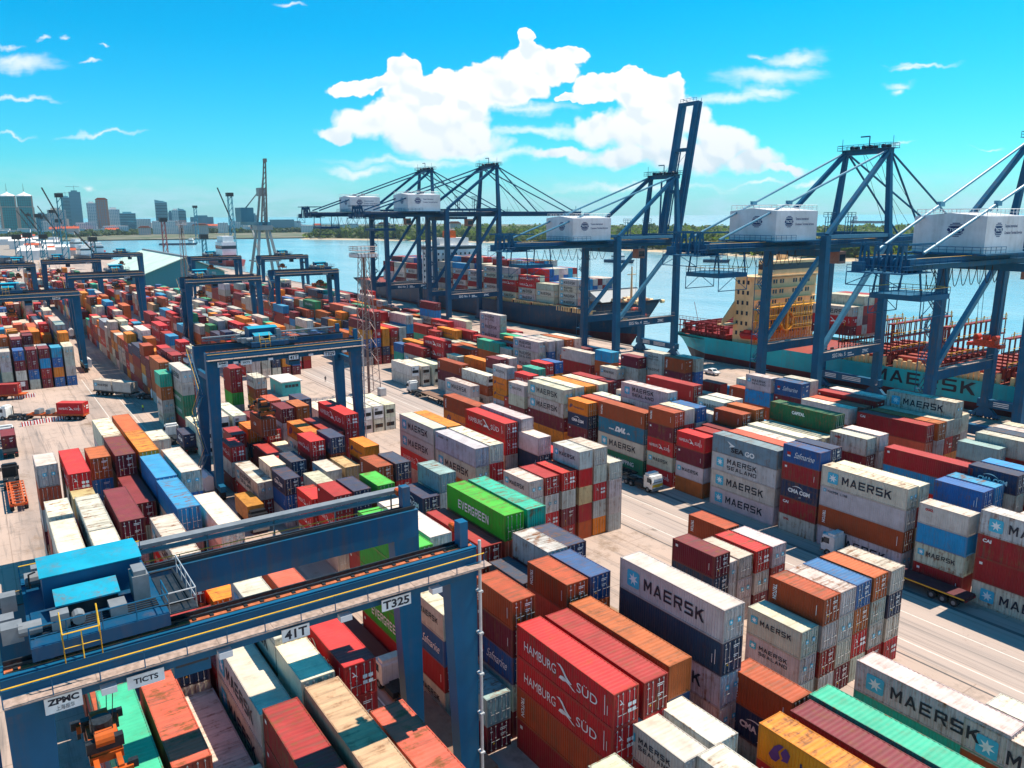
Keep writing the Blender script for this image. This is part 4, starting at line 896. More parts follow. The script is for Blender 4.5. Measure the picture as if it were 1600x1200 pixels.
    for (pl,cx) in((lambda q,c:(q,h0-.012,c),1.2),(lambda q,c:(hw+.012,q,c),h0+4.4)):
        mb=MB(); n=20; R_=1.25; zc=hz+4.0
        for i in range(9):
            zz=zc-R_+R_*2*(i+.5)/9; ww=math.sqrt(max(0,R_*R_-(zz-zc)**2))*1.15
            if abs(zz-zc)>.4: put_rect(mb,cx-ww,zz-.09,2*ww,.17,pl)
        put_poly(mb,[(cx+math.cos(2*math.pi*i/n)*1.5,zc+math.sin(2*math.pi*i/n)*.55) for i in range(n)],pl); b('round_emblem',mb,M['navyp'],hs)
        pl3=(lambda f:(lambda q,c:tuple(a+d for a,d in zip(f(q,c),(.012 if f(0,0)[0]>1 else 0,-.012 if f(0,0)[0]<1 else 0,0)))))(pl)
        mb=MB(); put_text(mb,'TICTS',cx-1.1,zc-.27,2.2,.54,pl3,0,.03); b('lettering',mb,M['white'],hs)
    mb=MB(); pl=lambda q,c:(hw+.012,q,c); put_text(mb,'Tanzania International',h0+6.6,hz+4.35,4.6,.52,pl); put_text(mb,'Container Terminal Services',h0+6.6,hz+3.2,6.6,.52,pl); b('lettering',mb,M['navyp'],hs)
    # rear machinery and operator gear under the girder
    bk=back-vl; mb=MB(); mb.box(-4.8,4.8,bk-3,bk+6,zg-2.4,zg-2.2)
    for x in(-3.6,-2.9,-1.1,1.1,2.9,3.6):
        mb.bar((x,bk-1.6,zg-2.2),(x,bk-1.0,zg+2.6),.28); mb.bar((x,bk+.4,zg-2.2),(x,bk-.4,zg+2.4),.28); mb.tube((x-.15,bk+1.4,zg-.8),(x+.15,bk+1.4,zg-.8),.8,14); mb.tube((x-.15,bk-.6,zg+1.6),(x+.15,bk-.6,zg+1.6),.5,12)
    mb.box(-4.2,-2.2,bk-2.6,bk-1.8,zg-2.2,zg-.6); mb.box(2.0,4.2,bk+3,bk+4.2,zg-2.2,zg-.4); mb.path([(-4.8,bk-3,zg-2.3),(-4.8,bk-3,zg-4.4),(4.8,bk-3,zg-4.4),(4.8,bk-3,zg-2.3)],.09); mb.path([(-4.8,bk-3,zg-4.4),(0,bk-3,zg-2.3),(4.8,bk-3,zg-4.4)],.07)
    mb.box(-5,5,bk-2.3,bk-2.1,zg+2.2,zg+2.5); mb.box(-5,-4.6,bk-2.4,bk+6,zg+2.2,zg+2.5); mb.box(4.6,5,bk-2.4,bk+6,zg+2.2,zg+2.5); mb.box(-2,2,bk+2.4,bk+4,zg-2,zg+.4); mb.box(-4.2,4.2,bk+4.5,bk+5.2,zg-2,zg-1)
    rail(mb,[(-4.8,bk-3,zg-2.2),(4.8,bk-3,zg-2.2),(4.8,bk+6,zg-2.2)],1.1,0,0,1.4,.05); b('rear_machinery',mb,B)
    mb=MB(); z=zg-6.2; y0=bk+4; mb.box(-4.6,4.6,y0,y0+9,z-.9,z,0); rail(mb,[(-4.6,y0,z),(4.6,y0,z),(4.6,y0+9,z),(-4.6,y0+9,z),(-4.6,y0,z)],1.1,0,1,1.3,.05)
    for x in(-4.3,4.3):
        for y in(y0+.4,y0+8.6): mb.bar((x,y,z),(x*.85,y,zg-1.9),.25,.25,0)
    for x in(-4.6,4.6):
        mb.path([(x,y0,z-.9),(x,y0,z-3.6),(x,y0+9,z-3.6),(x,y0+9,z-.9)],.09,0); mb.path([(x,y0,z-3.6),(x,y0+4.5,z-.9),(x,y0+9,z-3.6)],.07,0)
    b('maintenance_platform',mb,[B,M['yellow'] if mat=='crane' else B])
    mb=MB(); y0=W*.3
    mb.box(-3.2,3.2,y0,y0+5,zg-2.9,zg-2.0,0); mb.box(.4,2.9,y0+5.2,y0+8.0,zg-5.8,zg-2.9,1); mb.box(.5,2.8,y0+8.0,y0+8.04,zg-5.2,zg-3.4,2); mb.box(2.9,2.94,y0+5.5,y0+7.8,zg-5.2,zg-3.6,2); b('trolley',mb,[B,plain('cab_brown',(.30,.16,.12),.5),M['glass']])
    mb=MB()
    for k in range(9):
        ya=bk+9+k*2.9; pts=[(2.2,ya+2.9*t,zg-2.2-3.3*(1-(2*t-1)**2)) for t in(0,.15,.35,.5,.65,.85,1)]; mb.path(pts,.07)
    b('festoon_cable',mb,M['dark'])
    if boom>=0:
        ang=math.radians(boom); hy,hz2=W+3.6,zg-.9; c,s_=math.cos(ang),math.sin(ang)
        P=lambda d,e=0:(hy+d*c-e*s_,hz2+d*s_+e*c)
        mb=MB()
        bw_=1.3 if boom<30 else 1.9
        for x in(-3.3,3.3): mb.bar((x,*P(0)),(x,*P(boomlen)),bw_,1.9)
        for d in(.0,boomlen*.36,boomlen*.66,boomlen-.5): mb.bar((-3.6,*P(d,.4)),(3.6,*P(d,.4)),1.1,1.1)
        for x in(-4.3,4.3): mb.bar((x,*P(0,-.2)),(x,*P(boomlen,-.2)),.7,.06)
        bo=b('boom',mb)
        mb=MB(); rail(mb,[(4.6,*P(.5,0)),(4.6,*P(boomlen,0))],1.0,0,0,2.6,.05); rail(mb,[(-3.5,*P(boomlen,1)),(3.5,*P(boomlen,1))],1.0,0,0,1.2,.05); mb.bar((0,*P(boomlen,1)),(0,*P(boomlen,3.5)),.12); b('handrail',mb,B,bo)
        if boom<30:
            for s in(-1,1):
                for d in(boomlen*.45,boomlen*.93):
                    mb=MB(); mb.tube((s*half*.72,W+.8,za),(s*3.2,*P(d,.8)),.26,7); b('forestay',mb,B)
                for d in(12,26):
                    mb=MB(); mb.tube((s*2,W+1,za+1),(s*2,*P(d,.6)),.05,5); b('hoist_rope',mb,M['dark'])
        else:
            mb=MB()
            for x in(-1.6,1.6):
                mb.bar((x,W+1,zg+1),(x,W+1.3,za-1),.4,.4); mb.tube((x,W+1,za),(x,*P(boomlen*.66,-.8)),.05,5)
            for x in(-3.2,3.2): mb.bar((x*.75,*P(4,-1.5)),(x*.75,*P(boomlen*.66,-1.5)),.3,.3)
            b('folded_stay',mb,B)
    # stair tower on the landside far leg
    mb=MB(); x=-half-1.7; z=3.5; k=0
    while z<zg-6:
        a,c=(-.2,3.4) if k%2==0 else (3.4,-.2)
        for q in(0,.7): mb.bar((x-q,a,z),(x-q,c,z+3.1),.10,.2)
        rail(mb,[(x-.7,a,z),(x-.7,c,z+3.1)],1.0,0,0,1.8,.04); mb.box(x-1.0,x+.9,min(c,c+(.9 if c>0 else -.9)),max(c,c+(.9 if c>0 else -.9)),z+3.05,z+3.12)
        z+=3.1;k+=1
    for yy in(-1.0,4.2): mb.box(x-.9,x-.78,yy,yy+.12,2.6,zg-5)
    b('stair_tower',mb,B)
    # two small lattice work platforms on top of the girder
    for y in(W*.34,W*.66):
        mb=MB()
        for dx in(-.8,.8):
            for dy in(-.6,.6): mb.bar((2.4+dx,y+dy,zg-.1),(2.4+dx*.8,y+dy*.8,zg+5.2),.13)
        for zz in(1.2,2.6,4.0): mb.path([(1.6,y-.6,zg+zz),(3.2,y-.6,zg+zz),(3.2,y+.6,zg+zz+.7),(1.6,y+.6,zg+zz),(1.6,y-.6,zg+zz)],.05)
        mb.box(1.4,3.4,y-.9,y+.9,zg+5.2,zg+5.3); rail(mb,[(1.4,y-.9,zg+5.3),(3.4,y-.9,zg+5.3),(3.4,y+.9,zg+5.3),(1.4,y+.9,zg+5.3),(1.4,y-.9,zg+5.3)],1.0,0,0,1,.05); b('lattice_platform',mb,B)
    if no in(5,6,3):
        y=W+(10 if no!=6 else -4); zz=21 if no==6 else 30
    return root
make_sts(-116.2,7.9,39.2,60,124.5,1,5,'blue quay crane with white house left of the one cut by the right edge','crane')
make_sts(-73.3,8.6,38.0,60,124.5,1,6,'blue quay crane cut off by the right edge of the picture','crane')
make_sts(-185.6,7.7,37.6,56.8,125,80,4,'blue quay crane with its boom raised almost upright','crane',boomlen=44)
make_sts(-288,8.2,46.6,65,126,0,3,'dark blue quay crane, right one of the two standing over the white towered ship','crane2')
make_sts(-344,8.2,46.8,66,126,0,2,'dark blue quay crane, left one of the pair, furthest along the quay','crane2')
def quay_spreader(u,v,z,lab,zt):
    root=thing('spreader_frame',lab,'spreader',(u,v,z)); mb=MB()
    mb.box(-3.2,3.2,-.9,-.5,0,.6); mb.box(-3.2,3.2,.5,.9,0,.6); mb.box(-2.2,2.2,-1.1,1.1,.6,1.5)
    for x in(-3.2,3.2): mb.box(x-.3,x+.3,-1.3,1.3,-.1,.7)
    mb.tube((0,0,1.5),(0,0,2.6),.8,14); 
    for x in(-1.9,1.9): mb.tube((x,-.8,2.0),(x,.8,2.0),.6,14)
    mb.build('headblock',plain('spreader_red',(.55,.05,.015),.5,0,.4,3),root)
    mb=MB()
    for x in(-1.9,1.9):
        for y in(-.7,.7): mb.tube((x,y,2.4),(x*1.3,y*2,zt-z),.05,5)
    mb.build('hoist_rope',M['dark'],root)
quay_spreader(-82,182.0,16.6,'red orange spreader hanging under the quay crane at the right edge',35)
quay_spreader(-200,189.5,11.0,'red spreader hanging in front of the dark ship bow under the raised boom crane',35.5)
# ------------------------------------------------------------------ ships
def hull(name,stern,bow,v0,beam,deck,keel,mats,parent,rake=12,flare=4,sheer=6,boot=2.0,bowlen=34,sternlen=14):
    """lofted hull; stern/bow are u of the ends (bow = +side or -side by order)"""
    sgn=1 if bow>stern else -1; Lh=abs(bow-stern); vc=v0+beam/2; secs=[]
    ts=[0,.02,.05,.09,.15,.3,.5,.7]; a=1-bowlen/Lh
    st=sorted(set([t for t in ts if t<a]+[a+(1-a)*q for q in(0,.18,.36,.52,.66,.78,.88,.95,1.0)]))
    lev=[0,.3,.62,.8,1.0]; zb=boot
    for t in st:
        x=t*Lh; bowt=max(0,(t-a)/(1-a)); stt=max(0,1-x/sternlen)
        dz=deck+sheer*bowt**1.6
        row=[]
        zz=[keel,zb-.01,zb,(zb+dz)/2,dz]
        for i,z in enumerate(zz):
            f=(z-keel)/(dz-keel)
            w=beam/2*(1-bowt**(1.6+1.3*f))
            w*=1-.55*stt*(1-f)**.7-.06*stt
            w=max(w,.25)
            xx=x-rake*bowt**1.5*(1-f)*1.0
            row.append((stern+sgn*xx,w,z))
        secs.append(row)
    mb=MB(); n=len(zz)
    for side in(-1,1):
        o=len(mb.v)
        for row in secs: mb.v+=[(x,vc+side*w,z) for x,w,z in row]
        for i in range(len(secs)-1):
            for j in range(n-1):
                q=(o+i*n+j,o+(i+1)*n+j,o+(i+1)*n+j+1,o+i*n+j+1)
                mb.f.append(q if side*sgn<0 else q[::-1]); mb.m.append(1 if j==0 else 0)
    # transom and deck
    r0=secs[0]; mb.add([(x,vc-w,z) for x,w,z in r0]+[(x,vc+w,z) for x,w,z in r0],[(j,j+1,n+j+1,n+j) for j in range(n-1)],0)
    P=[(r[-1][0],vc-r[-1][1],r[-1][2]-.9) for r in secs]; Q=[(r[-1][0],vc+r[-1][1],r[-1][2]-.9) for r in secs]
    mb.add(P+Q,[(i,i+1,len(P)+i+1,len(P)+i) for i in range(len(P)-1)],2)
    return mb.build(name,mats,parent)
teal=paint('hull_teal',(.010,.43,.47),rust=.35,dirt=.35,rough=.45,scale=.25); boot=paint('hull_boot_red',(.17,.014,.018),rust=.3,dirt=.4,rough=.6,scale=.25)
navy=paint('hull_navy',(.006,.050,.105),rust=.3,dirt=.25,rough=.4,scale=.25); deckc=paint('deck_brown',(.30,.05,.035),rust=.6,dirt=.5,rough=.7,streak='n',scale=.4)
beige=paint('superstructure_beige',(.86,.55,.27),rust=.2,dirt=.15,rough=.55,scale=.3); shipw=paint('superstructure_white',(.74,.73,.72),rust=.12,dirt=.1,rough=.5,scale=.3)
ochre=paint('lashing_bridge_ochre',(.80,.36,.03),rust=.3,dirt=.3,rough=.6); maroon=paint('lashing_bridge_maroon',(.24,.015,.02),rust=.4,dirt=.3,rough=.6)
# --- teal hulled ship
s2=thing('container_ship','teal hulled container ship with beige superstructure and mostly empty holds','ship',(-120,191,0))
def kid(mb,name,m,par): 
    mb.v=[(x+120,y-191,z) for x,y,z in mb.v]; return mb.build(name,m,par)
h2=hull('hull',-184,95,191,33,6.9,-3.6,[teal,boot,deckc],s2,sheer=4,boot=1.7)
h2.data.transform(Matrix.Translation((120,-191,0)))
mb=MB(); put_block(mb,'MAERSK',-112.5,3.3,25.5,3.0,lambda a,c:(a,190.93,c)); kid(mb,'lettering',M['letter'],h2)
mb=MB(); mb.box(-161,-154,193,223.5,6,26.8); mb.box(-157.5,-153.2,199,224,26.8,31.2); mb.box(-158,-152.8,191.2,224.8,26.6,27.0); tw=kid(mb,'superstructure',beige,s2)
for zf in(10.5,13.6,16.7,19.8,22.9,26.0):
    mb=MB()
    for k in range(9):
        y=195.6+k*3.2
        if (k+int(zf))%4!=2: mb.box(-154.02,-153.93,y,y+.75,zf-1.6,zf-.4); mb.box(-154.02,-153.93,y+1.2,y+1.9,zf-1.6,zf-.4)
    for x in(-160,-158.2,-156.4): mb.box(x,x+.75,192.93,193.02,zf-1.6,zf-.4)
    kid(mb,'window_row',M['glass'],tw)
mb=MB(); mb.box(-153.28,-153.1,199.6,223.4,28.6,30.4); mb.box(-157.4,-153.4,198.9,198.98,28.6,30.2); kid(mb,'bridge_window',M['glass'],tw)
mb=MB()
for z in(13.5,16.7,19.9,23.1,26.3): mb.box(-153.95,-153.3,193.2,223.4,z-.12,z)
kid(mb,'deck_edge',beige,tw)
mb=MB(); mb.tube((-157,208,31),(-157,208,39),.35,8); mb.box(-157.3,-156.7,205,211,35,35.3); mb.box(-158.2,-155.6,206,206.6,37,37.5); mb.box(-160.4,-158.3,211,214,26.8,33.5); kid(mb,'mast',beige,tw)
mb=MB(); mb.prism([(193,14.5),(187.6,12.2),(187.6,13.6),(193,19.2)],'x',-161,-160.6); mb.box(-162.5,-159.4,187.4,193,12.0,12.3); rail(mb,[(-162.4,187.5,12.3),(-159.5,187.5,12.3)],1.1,0,0,1); kid(mb,'boat_davit',beige,s2)
mb=MB(); mb.tube((-156.5,192.2,9.2),(-151.5,192.2,9.2),1.2,12,r2=1.0); mb.tube((-151.5,192.2,9.2),(-150.4,192.2,9.3),1.0,12,r2=.3); mb.tube((-157.4,192.2,9.3),(-156.5,192.2,9.2),.4,12,r2=1.2); mb.box(-155.6,-153.4,191.5,192.9,10.1,10.9); kid(mb,'lifeboat',M['redp'],s2)
def lash(u,v0,v1,z0,z1,m,yel,par,name='lashing_bridge'):
    mb=MB(); nlev=max(1,int((z1-z0)/3.0))
    for k in range(12):
        v=v0+(v1-v0)*k/11; mb.bar((u-.5,v,z0),(u-.5,v,z1),.22); mb.bar((u+.5,v,z0),(u+.5,v,z1),.22)
        if k<11: mb.bar((u,v,z0),(u,v+(v1-v0)/11,z0+3),.12)
    for j in range(1,nlev+1):
        z=z0+(z1-z0)*j/nlev; mb.box(u-.75,u+.75,v0-.2,v1+.2,z-.28,z); rail(mb,[(u+.7,v0,z),(u+.7,v1,z)],1.0,1 if yel else 0,1 if yel else 0,2.6,.05)
    if yel:
        for k in range(8): v=v0+1+(v1-v0-2)*k/7; mb.box(u+.7,u+.85,v,v+.35,z1-.3,z1+1.5,1)
    return kid(mb,name,[m,M['yellow']],par)
lash(-152.4,193.4,223,6.9,17.5,ochre,True,s2)
mb=MB(); n=18
for i in range(n):
    a0,a1=[2*math.pi*j/n for j in(i,i+1)]; pts=[(math.cos(a0)*2.9,math.sin(a0)*2.9),(math.cos(a1)*2.9,math.sin(a1)*2.9)]
    mb.bar((-151.2,206+pts[0][0],13+pts[0][1]),(-151.2,206+pts[1][0],13+pts[1][1]),.9,.4)
mb.box(-151.5,-150.8,205.6,206.4,9,17); kid(mb,'cable_reel_guard',ochre,s2)
for u,z1 in((-124.3,15.5),(-110.5,17.5),(-96.6,18.3),(-82.6,17.2),(-68.8,17)): lash(u,193.4,222.5,6.9,z1,maroon,True,s2)
mb=MB(); mb.box(-184+2,-163,192.5,222,6.9,8.2); 
for k in range(6):
    u=-181+k*3.1; mb.box(u,u+1.6,193+((k*7)%5),195+((k*7)%5),8.2,10.2); mb.box(u,u+.5,192,223,9.8,10.4); mb.bar((u,192.6,8),(u,192.6,11.5),.3)
for z in(9.6,11.4): mb.box(-183,-163,192.2,192.6,z-.3,z)
for k in range(9): mb.bar((-182.5+k*2.3,192.4,6.9),(-182.5+k*2.3,192.4,11.4),.25)
kid(mb,'mooring_deck',maroon,s2)
mb=MB(); rail(mb,[(-183,192.4,11.4),(-163,192.4,11.4)],1.1,0,0,1.5,.06); mb.tube((-178,196,11),(-180,196,17),.08,5); kid(mb,'handrail',deckc,s2)
mb=MB()
for j in range(4):
    for k in range(12): v=194.4+k*2.35; u=-137.5+13.9*(j+1); mb.box(u+1.2,u+11.6,v,v+2.1,7.0,8.9+.5*((k+j)%2))
kid(mb,'hatch_cover',deckc,s2)
mb=MB()
for j in range(5):
    u=-122+13.9*j
    for k in range(10): mb.box(u+k*1.2,u+k*1.2+.9,191.9,192.5,6.6,8.6+((k*3)%2)*.5)
    mb.box(u,u+12,192.6,194,7.2,7.5)
kid(mb,'deck_edge_stores',beige,s2)
mb=MB()
for k in range(7): mb.tube((-130+k*3.3,193.4,7),(-130+k*3.3,193.4,9.2),.5,8)
kid(mb,'deck_vent',deckc,s2)
# --- navy hulled ship
s1=thing('container_ship','navy hulled container ship with white tower, loaded with grey and red containers','ship',(-300,191,0))
_k=kid
def kid(mb,name,m,par): 
    mb.v=[(x+300,y-191,z) for x,y,z in mb.v]; return mb.build(name,m,par)
h1=hull('hull',-452,-206,191,31,8.6,-3.6,[navy,boot,deckc],s1,rake=15,sheer=6.5,boot=.8,bowlen=62)
h1.data.transform(Matrix.Translation((300,-191,0)))
mb=MB(); mb.box(-366,-352,194,219,8,27); mb.box(-363,-352,192,221,27,30.5); mb.box(-362,-354,198,215,30.5,34); w1=kid(mb,'superstructure',shipw,s1)
for zf in(12,15,18,21,24,27):
    mb=MB()
    for k in range(9): mb.box(-352.05,-351.92,195.5+k*2.6,196.4+k*2.6,zf-1.4,zf-.3)
    for k in range(4): mb.box(-364+k*3.2,-363+k*3.2,193.9,194.03,zf-1.4,zf-.3)
    kid(mb,'window_row',M['glass'],w1)
mb=MB(); mb.box(-352.05,-351.9,193,220,28.3,29.8); mb.box(-362.5,-352.5,191.95,192.05,28.3,29.8); kid(mb,'bridge_window',M['glass'],w1)
mb=MB(); mb.prism([(-372,27),(-364,30),(-364,27.2)],'y',200,202); mb.tube((-358,206,34),(-358,206,41),.4,8); mb.box(-358.4,-357.6,203,209,38,38.4); mb.box(-374,-367.5,202,211,9,26); kid(mb,'funnel_and_mast',shipw,s1)
mb=MB(); mb.box(-360,-355,203,208,34,37.5); kid(mb,'funnel',M['orangep'],s1)
mb=MB(); mb.tube((-221,206,14),(-221,206,26),.5,8,r2=.25); mb.box(-221.3,-220.7,204,208,23,23.3); kid(mb,'foremast',beige,s1)
mb=MB(); mb.box(-232,-231,193.5,218.5,9.5,17.0); mb.prism([(-231,13),(-224,13),(-231,16.5)],'y',194,218); kid(mb,'breakwater',M['grey'],s1)
mb=MB()
for k in range(12): mb.tube((-229+k*1.7,198+(k*5)%14,13.6),(-229+k*1.7,199.4+(k*5)%14,13.6),.7,10); mb.cbox((-228+k*1.6,200+(k*3)%11,13.6),(1,1.2,1.4))
kid(mb,'mooring_winch',beige,s1)
mb=MB(); mb.prism([(-219.5,7.5),(-218.3,7.9),(-217,4.6),(-218.4,4.2)],'y',201.0,201.5); mb.bar((-216.5,201.1,10),(-219.5,200.4,6.2),.3); kid(mb,'anchor',beige,s1)
mb=MB()
for j in range(9):
    u=-345+j*13.3
    for k in range(8): mb.box(u+k*1.5,u+k*1.5+.5,191.6,192.6,8,9.8)
    mb.box(u,u+12.5,191.8,193,9.6,9.9)
kid(mb,'deck_edge_stores',beige,s1)
kid=_k
# cargo on both ships
rr=random.Random(21)
LB=[]
def cargo(u,v,z,L40,kind,lab):
    L=C40 if L40==40 else C20; H=2.591; rgb=jitter(KIND[kind][0],rr)
    root=thing('shipping_container',lab,'container',(u,v,z),0,'containers loaded on the ships'); g=geo(L,H,False,False)
    link('body',g['body'],root,rgb); link('roof',g['roof'],root,rgb); link('door',g['d0'],root,rgb); link('door',g['d1'],root,rgb)
    for nm,me,mb,m in get_marks(kind,L,H,False): link(nm,me,root)
SM=[]
def mass(u,v,z,L40,kind): SM.append((u,v,z,L40,kind))
def cargo_bay(u,v0,nrow,tiers,base,faces,L40,seedk,where):
    for i in range(nrow):
        t_=tiers[min(i,len(tiers)-1)]
        for t in range(t_):
            kind=faces[(t_-1-t)] if i==0 and t_-1-t<len(faces) else rr.choice(seedk)
            if i==0: cargo(u,v0+i*2.5,base+t*2.6,L40,kind,'%s container, %s tier up, %s'%(KIND[kind][1],ORD[t+1],where))
            else: mass(u,v0+i*2.5,base+t*2.6,L40,kind)
cargo_bay(-134.8+12.9,194,6,[3,3,4,4],9.2+2.6*1.4,'MHX',40,'MHGRX','beside the beige superstructure')
cargo_bay(-122-.5,201,4,[2,3],12,'S',40,'MGS','behind the first maroon lashing bridge')
cargo_bay(-63,193.5,4,[2],9.4,'MG',40,'MG','on the teal ship by the right frame edge')
bays=[(-338,5,'GMPX','astern of the first dark crane leg'),(-322,5,'LMRMR','under the dark crane pair'),(-308,4,'MMRM','between the two dark quay cranes'),(-294,5,'MMRMG','amidships on the navy ship'),(-280,5,'GMHRM','below the dark crane boom'),(-266,4,'HHMM','left of the raised boom crane'),(-253,3,'GMG','third bay from the bow'),(-240,4,'MSMM','nearest the navy ship bow')]
for j,(u,t,f,w) in enumerate(bays): cargo_bay(u,193.6 if j<7 else 195.5,9 if j<6 else 8,[t,t,t+1 if j<6 else t],9.9,f,40,'MMGGRRHXWbL',w)
for u,t,f,w in((-372,4,'RMXM','first bay astern of the white tower'),(-386,4,'GWMX','second bay astern of the white tower'),(-400,4,'XRMG','aftmost bay of the navy ship')): cargo_bay(u,193.6,9,[t,t,t+1],9.9,f,40,'MMGGRRHXWb',w)
V_=[];F_=[];I_=[];C_=[]
for u,v,z,L40,k in SM:
    L=C40 if L40==40 else C20; c=(*jitter(KIND[k][0],rr),1); o=len(V_)
    V_+=[(x,y,w) for x in(u-L,u) for y in(v,v+WD) for w in(z+.01,z+2.59)]
    for jj,f in enumerate(((0,1,3,2),(4,6,7,5),(0,4,5,1),(2,3,7,6),(0,2,6,4),(1,5,7,3))): F_.append(tuple(o+q for q in f)); I_.append(1 if jj==5 else 0); C_+=[c]*4
me=bpy.data.meshes.new('cargo_mass'); me.from_pydata(V_,[],F_); me.materials.append(M['bodyS']); me.materials.append(M['roofS']); me.polygons.foreach_set('material_index',I_)
me.color_attributes.new('Col','FLOAT_COLOR','CORNER').data.foreach_set('color',np.array(C_,dtype=np.float32).ravel())
tag(link('ship_cargo',me),'mass of containers stowed inboard on the two ships','containers','containers loaded on the ships','stuff')
# ------------------------------------------------------------------ vehicles; local +x is forward
def wheels(root,xs,half,r=.5,w=.35,dual=True):
    for x in xs:
        for s in(-1,1):
            mb=MB(); y0=s*half; y1=s*(half-w*(2 if dual else 1)); mb.tube((x,y0,r),(x,y1,r),r,14,0); mb.tube((x,y0+s*.02,r),(x,y0-s*.05,r),r*.5,10,1); mb.build('wheel',[M['tyre'],M['grey']],root)
def cab(root,x,col,wide=2.4,h=2.9,stripe=None):
    y=wide/2; mb=MB(); mb.prism([(x,.75),(x+1.95,.75),(x+2.02,1.9),(x+1.75,h),(x+.1,h),(x,h-.15)],'y',-y,y); b=mb.build('cab',col,root)
    mb=MB(); mb.add([(x+2.035,-y+.18,1.85),(x+2.035,y-.18,1.85),(x+1.80,y-.25,h-.22),(x+1.80,-y+.25,h-.22)],[(0,1,2,3)])
    for s in(-1,1): mb.add([(x+.75,s*(y+.012),1.8),(x+1.8,s*(y+.012),1.8),(x+1.6,s*(y+.012),h-.3),(x+.75,s*(y+.012),h-.3)],[(0,1,2,3)])
    mb.build('window',M['glass'],b)
    mb=MB(); mb.box(x+1.97,x+2.08,-y+.1,y-.1,1.05,1.55); mb.build('grille',stripe or M['dark'],b)
    mb=MB(); mb.box(x+1.9,x+2.12,-y,y,.45,.85); mb.build('bumper',M['grey'],b)
    for s in(-1,1):
        mb=MB(); mb.box(x+2.08,x+2.13,s*(y-.45)-.16,s*(y-.45)+.16,.95,1.15); mb.build('headlight',M['white'],b)
        mb=MB(); mb.box(x+1.7,x+1.8,s*(y+.12)-.1,s*(y+.12)+.1,1.7,2.4); mb.build('mirror',M['dark'],b)
    mb=MB(); mb.box(x+.15,x+1.1,-y+.15,y-.15,h,h+.35); mb.build('roof_fairing',col,b)
    return b
CABW=paint('cab_white',(.72,.72,.70),rust=.15,dirt=.3,rough=.35)
def tractor(name,label,loc,rz,col=None,stripe=None,grp='terminal trucks'):
    r=thing(name,label,'truck',loc,rz,grp); col=col or CABW
    cab(r,1.6,col,stripe=stripe)
    mb=MB(); mb.box(-3.2,3.2,-.5,.5,.7,1.0); mb.box(-2.9,-1.4,-.6,.6,1.0,1.2); mb.box(-.6,1.2,-1.15,-.6,.5,1.1); mb.box(-.6,1.2,.6,1.15,.5,1.1); mb.tube((1.3,-.9,1.0),(1.3,-.9,2.9),.1,8); mb.build('chassis',M['dark'],r)
    wheels(r,(2.5,),1.2,.5,.32,False); wheels(r,(-1.5,-2.7),1.22,.5,.3); return r
def trailer(label,loc,rz,deckm,L=12.4,flat=True,grp='container trailers',edge=None,name='container_trailer'):
    r=thing(name,label,'trailer',loc,rz,grp); mb=MB()
    if flat: mb.box(-L/2,L/2,-1.25,1.25,1.25,1.45)
    else:
        for s in(-1,1): mb.box(-L/2,L/2,s*.75-.12,s*.75+.12,1.1,1.45)
        for k in range(9): x=-L/2+k*L/8; mb.box(max(-L/2,x-.1),min(L/2,x+.1),-1.2,1.2,1.2,1.4)
        for s in(-1,1): mb.box(-L/2,L/2,s*1.2-.06,s*1.2+.06,1.2,1.42)
    for s in(-1,1): mb.box(-L/2,L/2-1,s*.5-.08,s*.5+.08,.85,1.24)
    mb.box(-L/2-.1,-L/2,-1.25,1.25,1.0,1.3); d=mb.build('deck',deckm,r)
    if edge:
        for s in(-1,1): mb=MB(); mb.box(-L/2,L/2,s*1.27-.02,s*1.27+.02,1.25,1.38); mb.build('side_stripe',edge,d)
    wheels(r,(-L/2+1.2,-L/2+2.5,-L/2+3.8),1.24,.5,.28)
    mb=MB()
    for s in(-1,1): mb.box(L/2-3.2,L/2-3.0,s*.8-.08,s*.8+.08,.1,1.1)
    mb.build('landing_leg',M['dark'],r)
    for s in(-1,1): mb=MB(); mb.box(-L/2-.13,-L/2-.09,s*.95-.2,s*.95+.2,1.05,1.2); mb.build('tail_light',M['redp'],r)
    return r
def boxon(kind,L40,loc,rz,label,H=2.591):
    """a container riding on a vehicle: loc is the middle of its floor"""
    L=C40 if L40==40 else C20; c,s=math.cos(rz),math.sin(rz); lx,ly=L/2,-WD/2
    root=thing('shipping_container',label,'container',(loc[0]+c*lx-s*ly,loc[1]+s*lx+c*ly,loc[2]),rz,'containers riding on trailers'); g=geo(L,H,False,False); rgb=KIND[kind][0]
    link('body',g['body'],root,rgb); link('roof',g['roof'],root,rgb); link('door',g['d0'],root,rgb); link('door',g['d1'],root,rgb)
    for nm,me,mb,m in get_marks(kind,L,H,False): link(nm,me,root)
PI=math.pi
tractor('terminal_truck','white truck with yellow grille band standing on the main road beside tall stacks',(-92.2,89.6,0),0,stripe=M['yellow'])
trailer('dark empty skeletal trailer behind the yellow banded truck',(-101.6,90.4,0),0,M['dark'],12.4,False)
tractor('terminal_truck','white truck facing away under the nearest gantry crane legs',(-61.8,29.2,0),PI)
trailer('rusty brown flatbed trailer below the nearest gantry crane legs',(-53.2,29.3,0),PI,M['deck'])
mb=MB(); mb.box(-3.2,-2.6,-1.2,1.2,1.46,1.52)
trailer('dark red brown flatbed trailer in shade left of the white truck',(-72.5,29.4,0),PI,paint('deck_red',(.16,.045,.035),rust=.5,dirt=.6,rough=.7,streak='n'))
tractor('terminal_truck','white truck half hidden behind the four high end stacks on the main road',(-55.2,92.0,0),PI); 
trailer('maroon flatbed trailer with yellow side stripe parked on the main road',(-45.8,91.6,0),PI,paint('deck_maroon',(.10,.022,.03),rust=.4,dirt=.5,rough=.7,streak='n'),edge=M['yellow'])
